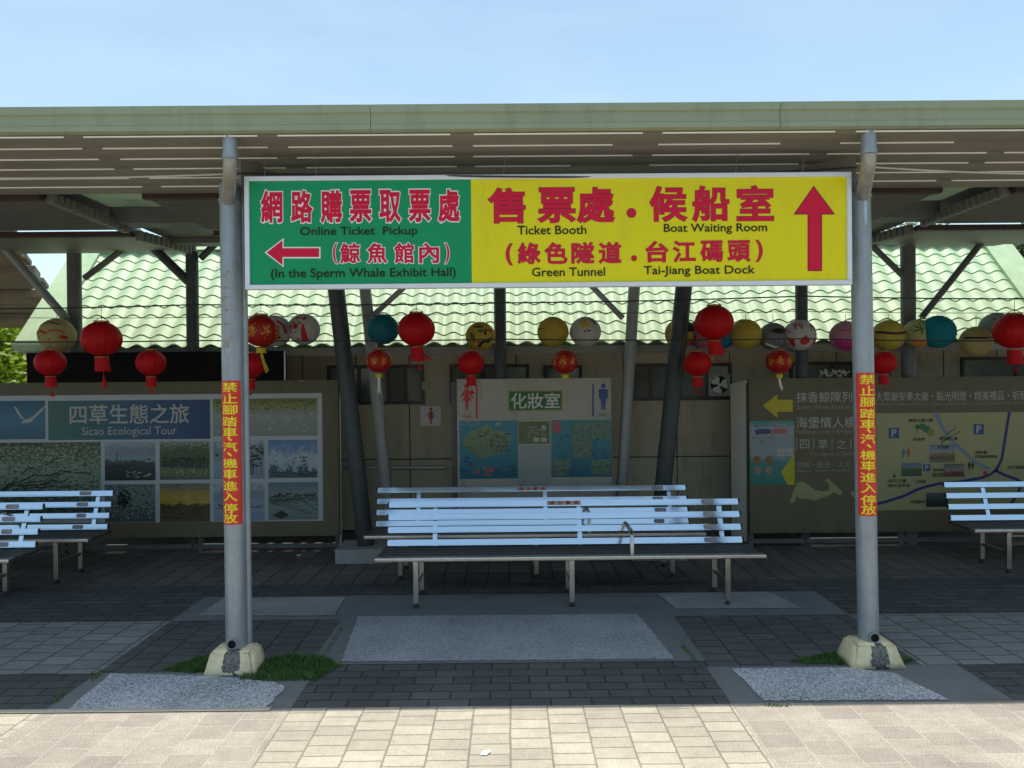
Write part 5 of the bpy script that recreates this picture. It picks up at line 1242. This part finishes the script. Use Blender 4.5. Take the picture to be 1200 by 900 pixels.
paper(797, 391, 18, 'paper lantern with black cap and orange base behind the right leaning column', YEL, [('black_mark', pk_, [blob(.45, .45, .45, .4)]), ('orange_mark', mat('lantern_vermilion', (0.5, 0.06, 0.03), .7), [blob(.3, -.6, .5, .22)])], Y=7.42)
paper(823, 391, 18, 'dusty pink paper lantern half hidden behind the highest big red lantern', (0.45, 0.17, 0.20), [('brush_mark', pr, dots(6, .7, .6, .14))], Y=7.42)
paper(846, 393, 16.5, 'blue paper lantern almost hidden behind the highest big red lantern', (0.02, 0.20, 0.33), (), Y=7.45)
paper(874, 392, 18.5, 'yellow paper lantern right of the highest big red lantern', YEL, [('faint_mark', po_, line([(-.6, .5), (-.5, .1)], .07) + line([(-.1, .55), (.1, .2)], .06) + line([(.5, .5), (.45, .2)], .06))])
paper(906, 394.5, 17, 'grey paper lantern left of the white lantern with red nose', (0.20, 0.20, 0.20), [('white_mark', sg_white, line([(-.7, -.5), (-.2, -.75), (.3, -.8)], .1)), ('dark_mark', pk_, [blob(.1, .35, .5, .2, 16, .25)])], Y=7.42)
paper(937, 393, 19, 'white paper lantern with red round nose and red characters', WHI, [('red_mark', pr, [blob(-.02, -.38, .29, .26), [(-.12, -.2), (.0, .0), (.12, -.2)], [(-.95, -.1), (-.6, -.3), (-.45, -.8), (-.7, -.6)], [(.95, -.1), (.65, -.25), (.5, -.75), (.8, -.5)]] + line([(-.45, .75), (-.55, .3)], .07) + line([(-.6, .6), (-.2, .65)], .06) + line([(-.3, .6), (-.15, .35)], .06) + line([(-.1, .7), (-.2, .35)], .06) + line([(.3, .6), (.75, .5)], .07) + line([(.5, .65), (.35, .25)], .06) + line([(.5, .5), (.7, .25)], .06) + line([(-.85, .3), (-.75, .1)], .05))])
paper(991, 394, 18.5, 'paper lantern pink above and magenta below, half behind the right post', (0.45, 0.22, 0.26), [('magenta_mark', pm_, [[(-.97, -.12), (-.4, -.22), (.3, -.2), (.95, -.12), (.75, -.6), (.2, -.95), (-.3, -.92), (-.75, -.6)]]), ('dark_mark', pr, line([(-.6, .35), (.1, .3)], .06))])
paper(1041, 393, 18.8, 'yellow paper lantern with one broad black band right of the right post', YEL, [('black_band', pk_, line([(-.95, .20), (-.5, .1), (0, .06), (.5, .1), (.95, .2)], .15))])
paper(1076, 391, 17.5, 'pale green paper lantern with orange base tucked behind the teal one', (0.42, 0.42, 0.18), [('green_mark', pg_, line([(-.6, .5), (-.2, .2), (-.3, -.1)], .08) + line([(-.7, .1), (-.3, .25), (.1, .3)], .08) + line([(-.3, .7), (-.3, .1)], .06)), ('orange_mark', po_, [[(-.85, -.4), (-.2, -.45), (.6, -.4), (.5, -.75), (0, -.93), (-.5, -.8)]])], Y=7.42)
paper(1099, 389, 20, 'bright teal paper lantern near the right edge', (0.012, 0.22, 0.27), [('brush_mark', mat('lantern_deep_teal2', (0.01, 0.12, 0.16), .7), line([(-.4, .55), (0, .6), (.4, .55)], .07) + dots(4, .6, .4, .08))])
paper(1144, 400, 18.2, 'pale yellow paper lantern with thin black band and grey disc', PAL, [('black_band', pk_, line([(-.95, .22), (-.3, .17), (.3, .17), (.95, .22)], .13)), ('disc_mark', pgr, [blob(.25, .19, .17, .16)]), ('disc_ring', pk_, [blob(.25, .19, .08, .08)])])
paper(1168, 385, 19.5, 'grey white paper lantern with black dots behind the pinkish big red one', (0.33, 0.36, 0.34), [('dark_mark', pk_, dots(8, .7, .7, .1)), ('teal_mark', mat('lantern_pale_teal', (0.15, 0.28, 0.28), .7), [blob(.1, -.7, .5, .15, 14, .2)])], Y=7.42)

# ------------------------------------------------------------------ grass round the post feet
def grass(regions, m):
    q = MB()
    for pts, n, h in regions:
        P = [G(*p) for p in pts]; x0 = min(p.x for p in P); x1 = max(p.x for p in P); y0 = min(p.y for p in P); y1 = max(p.y for p in P)
        def inside(x, y):
            c = False
            for i in range(len(P)):
                a, b = P[i], P[i - 1]
                if (a.y > y) != (b.y > y) and x < (b.x - a.x) * (y - a.y) / (b.y - a.y) + a.x: c = not c
            return c
        k = 0; tries = 0
        while k < n and tries < n * 12:
            tries += 1
            x, y = random.uniform(x0, x1), random.uniform(y0, y1)
            if not inside(x, y): continue
            k += 1; a = random.uniform(0, 6.28); hh = h * random.uniform(.4, 1.1); l = hh * random.uniform(.2, .9); w_ = random.uniform(.0012, .0022)
            dx, dy = math.cos(a), math.sin(a); sx, sy = -dy * w_, dx * w_
            q.add([(x - sx, y - sy, 0), (x + sx, y + sy, 0), (x + dx * l * .4 + sx * .8, y + dy * l * .4 + sy * .8, hh * .6), (x + dx * l * .4 - sx * .8, y + dy * l * .4 - sy * .8, hh * .6), (x + dx * l, y + dy * l, hh)], [(0, 1, 2, 3), (3, 2, 4)])
    return q.build('grass', m)
gm = mat('grass_blade', (0.075, 0.17, 0.03), .6, var=.5, scale=14, trans=.25)
tag(grass([([(280, 798), (305, 776), (335, 769), (378, 770), (400, 781), (370, 798), (325, 799)], 4600, .032), ([(190, 786), (215, 778), (246, 768), (250, 786), (225, 790)], 1500, .03),
           ([(925, 777), (950, 770), (988, 764), (990, 780)], 1000, .028), ([(1058, 772), (1075, 774), (1060, 778)], 90, .03), ([(104, 795), (118, 786), (124, 788), (108, 800)], 90, .02), ([(60, 822), (75, 812), (80, 814), (64, 828)], 60, .02),
           ([(376, 770), (398, 735), (402, 737), (382, 772)], 140, .02), ([(800, 755), (822, 780), (817, 780), (797, 757)], 120, .018), ([(896, 826), (930, 826), (930, 829), (896, 829)], 60, .02)], gm), 'short green grass growing in the paving around the post feet', 'grass', kind='stuff')

# ------------------------------------------------------------------ trees beyond
leafm = [mat('leaf_a', (0.085, 0.14, 0.02), .5, var=.35, scale=2.5, trans=.35), mat('leaf_b', (0.05, 0.095, 0.018), .5, var=.35, scale=2.5, trans=.3)]
bark = mat('bark', (0.12, 0.09, 0.06), .9, var=.3, scale=9, bump=.5)
def tree(x, y, h, cr, lab, m, n=5000, leaf=.10, low=.25):
    t = thing('broadleaf_tree', lab, 'tree', (x, y, 0), 'trees behind the roofs')
    tk = MB(); tk.tube([(x, y, -.05), (x + .1, y, h * .3), (x - .05, y + .1, h * .6), (x, y, h * .85)], [cr * .09, cr * .07, cr * .045, cr * .015], 10)
    cl = []
    for k in range(26):
        a = random.uniform(0, 6.28); e = random.uniform(low, .95); rr = cr * random.uniform(.25, .85) * math.sin(math.pi * min(.98, max(.12, e * .9 + .1)))
        c = Vector((x + rr * math.cos(a), y + rr * math.sin(a), h * e)); cl.append((c, cr * random.uniform(.22, .42)))
        if k < 12: tk.tube([(x, y, h * e * .6), (Vector((x, y, h * e * .75)) + c) / 2, c], [cr * .03, cr * .02, cr * .006], 6)
    tk.build('trunk', bark, t)
    q = MB()
    for k in range(n):
        c, r_ = random.choice(cl); d = Vector((random.gauss(0, 1), random.gauss(0, 1), random.gauss(0, .8))).normalized() * r_ * random.random() ** .4
        p = c + d; a = Vector((random.gauss(0, 1), random.gauss(0, 1), random.gauss(0, .7))).normalized(); b = a.orthogonal().normalized(); s_ = leaf * random.uniform(.6, 1.3)
        q.add([p - a * s_, p + b * s_ * .45, p + a * s_, p - b * s_ * .45], [(0, 1, 2, 3)])
    q.build('crown', m, t)
p = W(8, 420, 13.5)
tree(p.x - .5, 13.5, 3.3, 1.9, 'bright sunlit bushy tree at the far left beyond the tile roof', mat('leaf_bright', (0.24, 0.34, 0.02), .5, var=.35, scale=2.5, trans=.35), 16000, .07, .2)
p = W(-90, 420, 17)
tree(p.x, 17.5, 3.6, 2.4, 'larger dark tree at the far left edge under the neighbouring soffit', leafm[1], 6000, .1, .1)
p = W(1195, 300, 14)
tree(p.x + .2, 14.2, 4.9, 1.9, 'leafy tree above the right end of the tile roof', leafm[1], 8000, .085, .2)
p = W(1095, 300, 16)
tree(p.x, 16.5, 4.85, 1.7, 'tree whose top just shows over the ridge right of the centre', leafm[0], 6000, .085, .3)

for tx, ty, th, tc_, lm in ((-17, -13, 4.6, 2.7, 0), (-9, -15, 4.4, 2.6, 1), (-1.5, -14, 4.2, 2.5, 0), (6, -15, 4.5, 2.7, 1), (13, -13, 4.6, 2.8, 0), (20, -12, 4.6, 2.7, 1), (18.5, -5.5, 10.0, 4.2, 0), (-19, -5, 8.5, 4.0, 0)):  # trees out of view; the low row also holds back low sky light
    tree(tx, ty, th, tc_, 'broad shady tree on the far side of the forecourt, out of view, screening low sky light' if th < 8 else ('tall tree beside the forecourt at the right, mirrored in the right bench' if tx > 0 else 'tall tree beside the forecourt at the left, mirrored in the left benches'), leafm[lm], 3500, .30, .12)
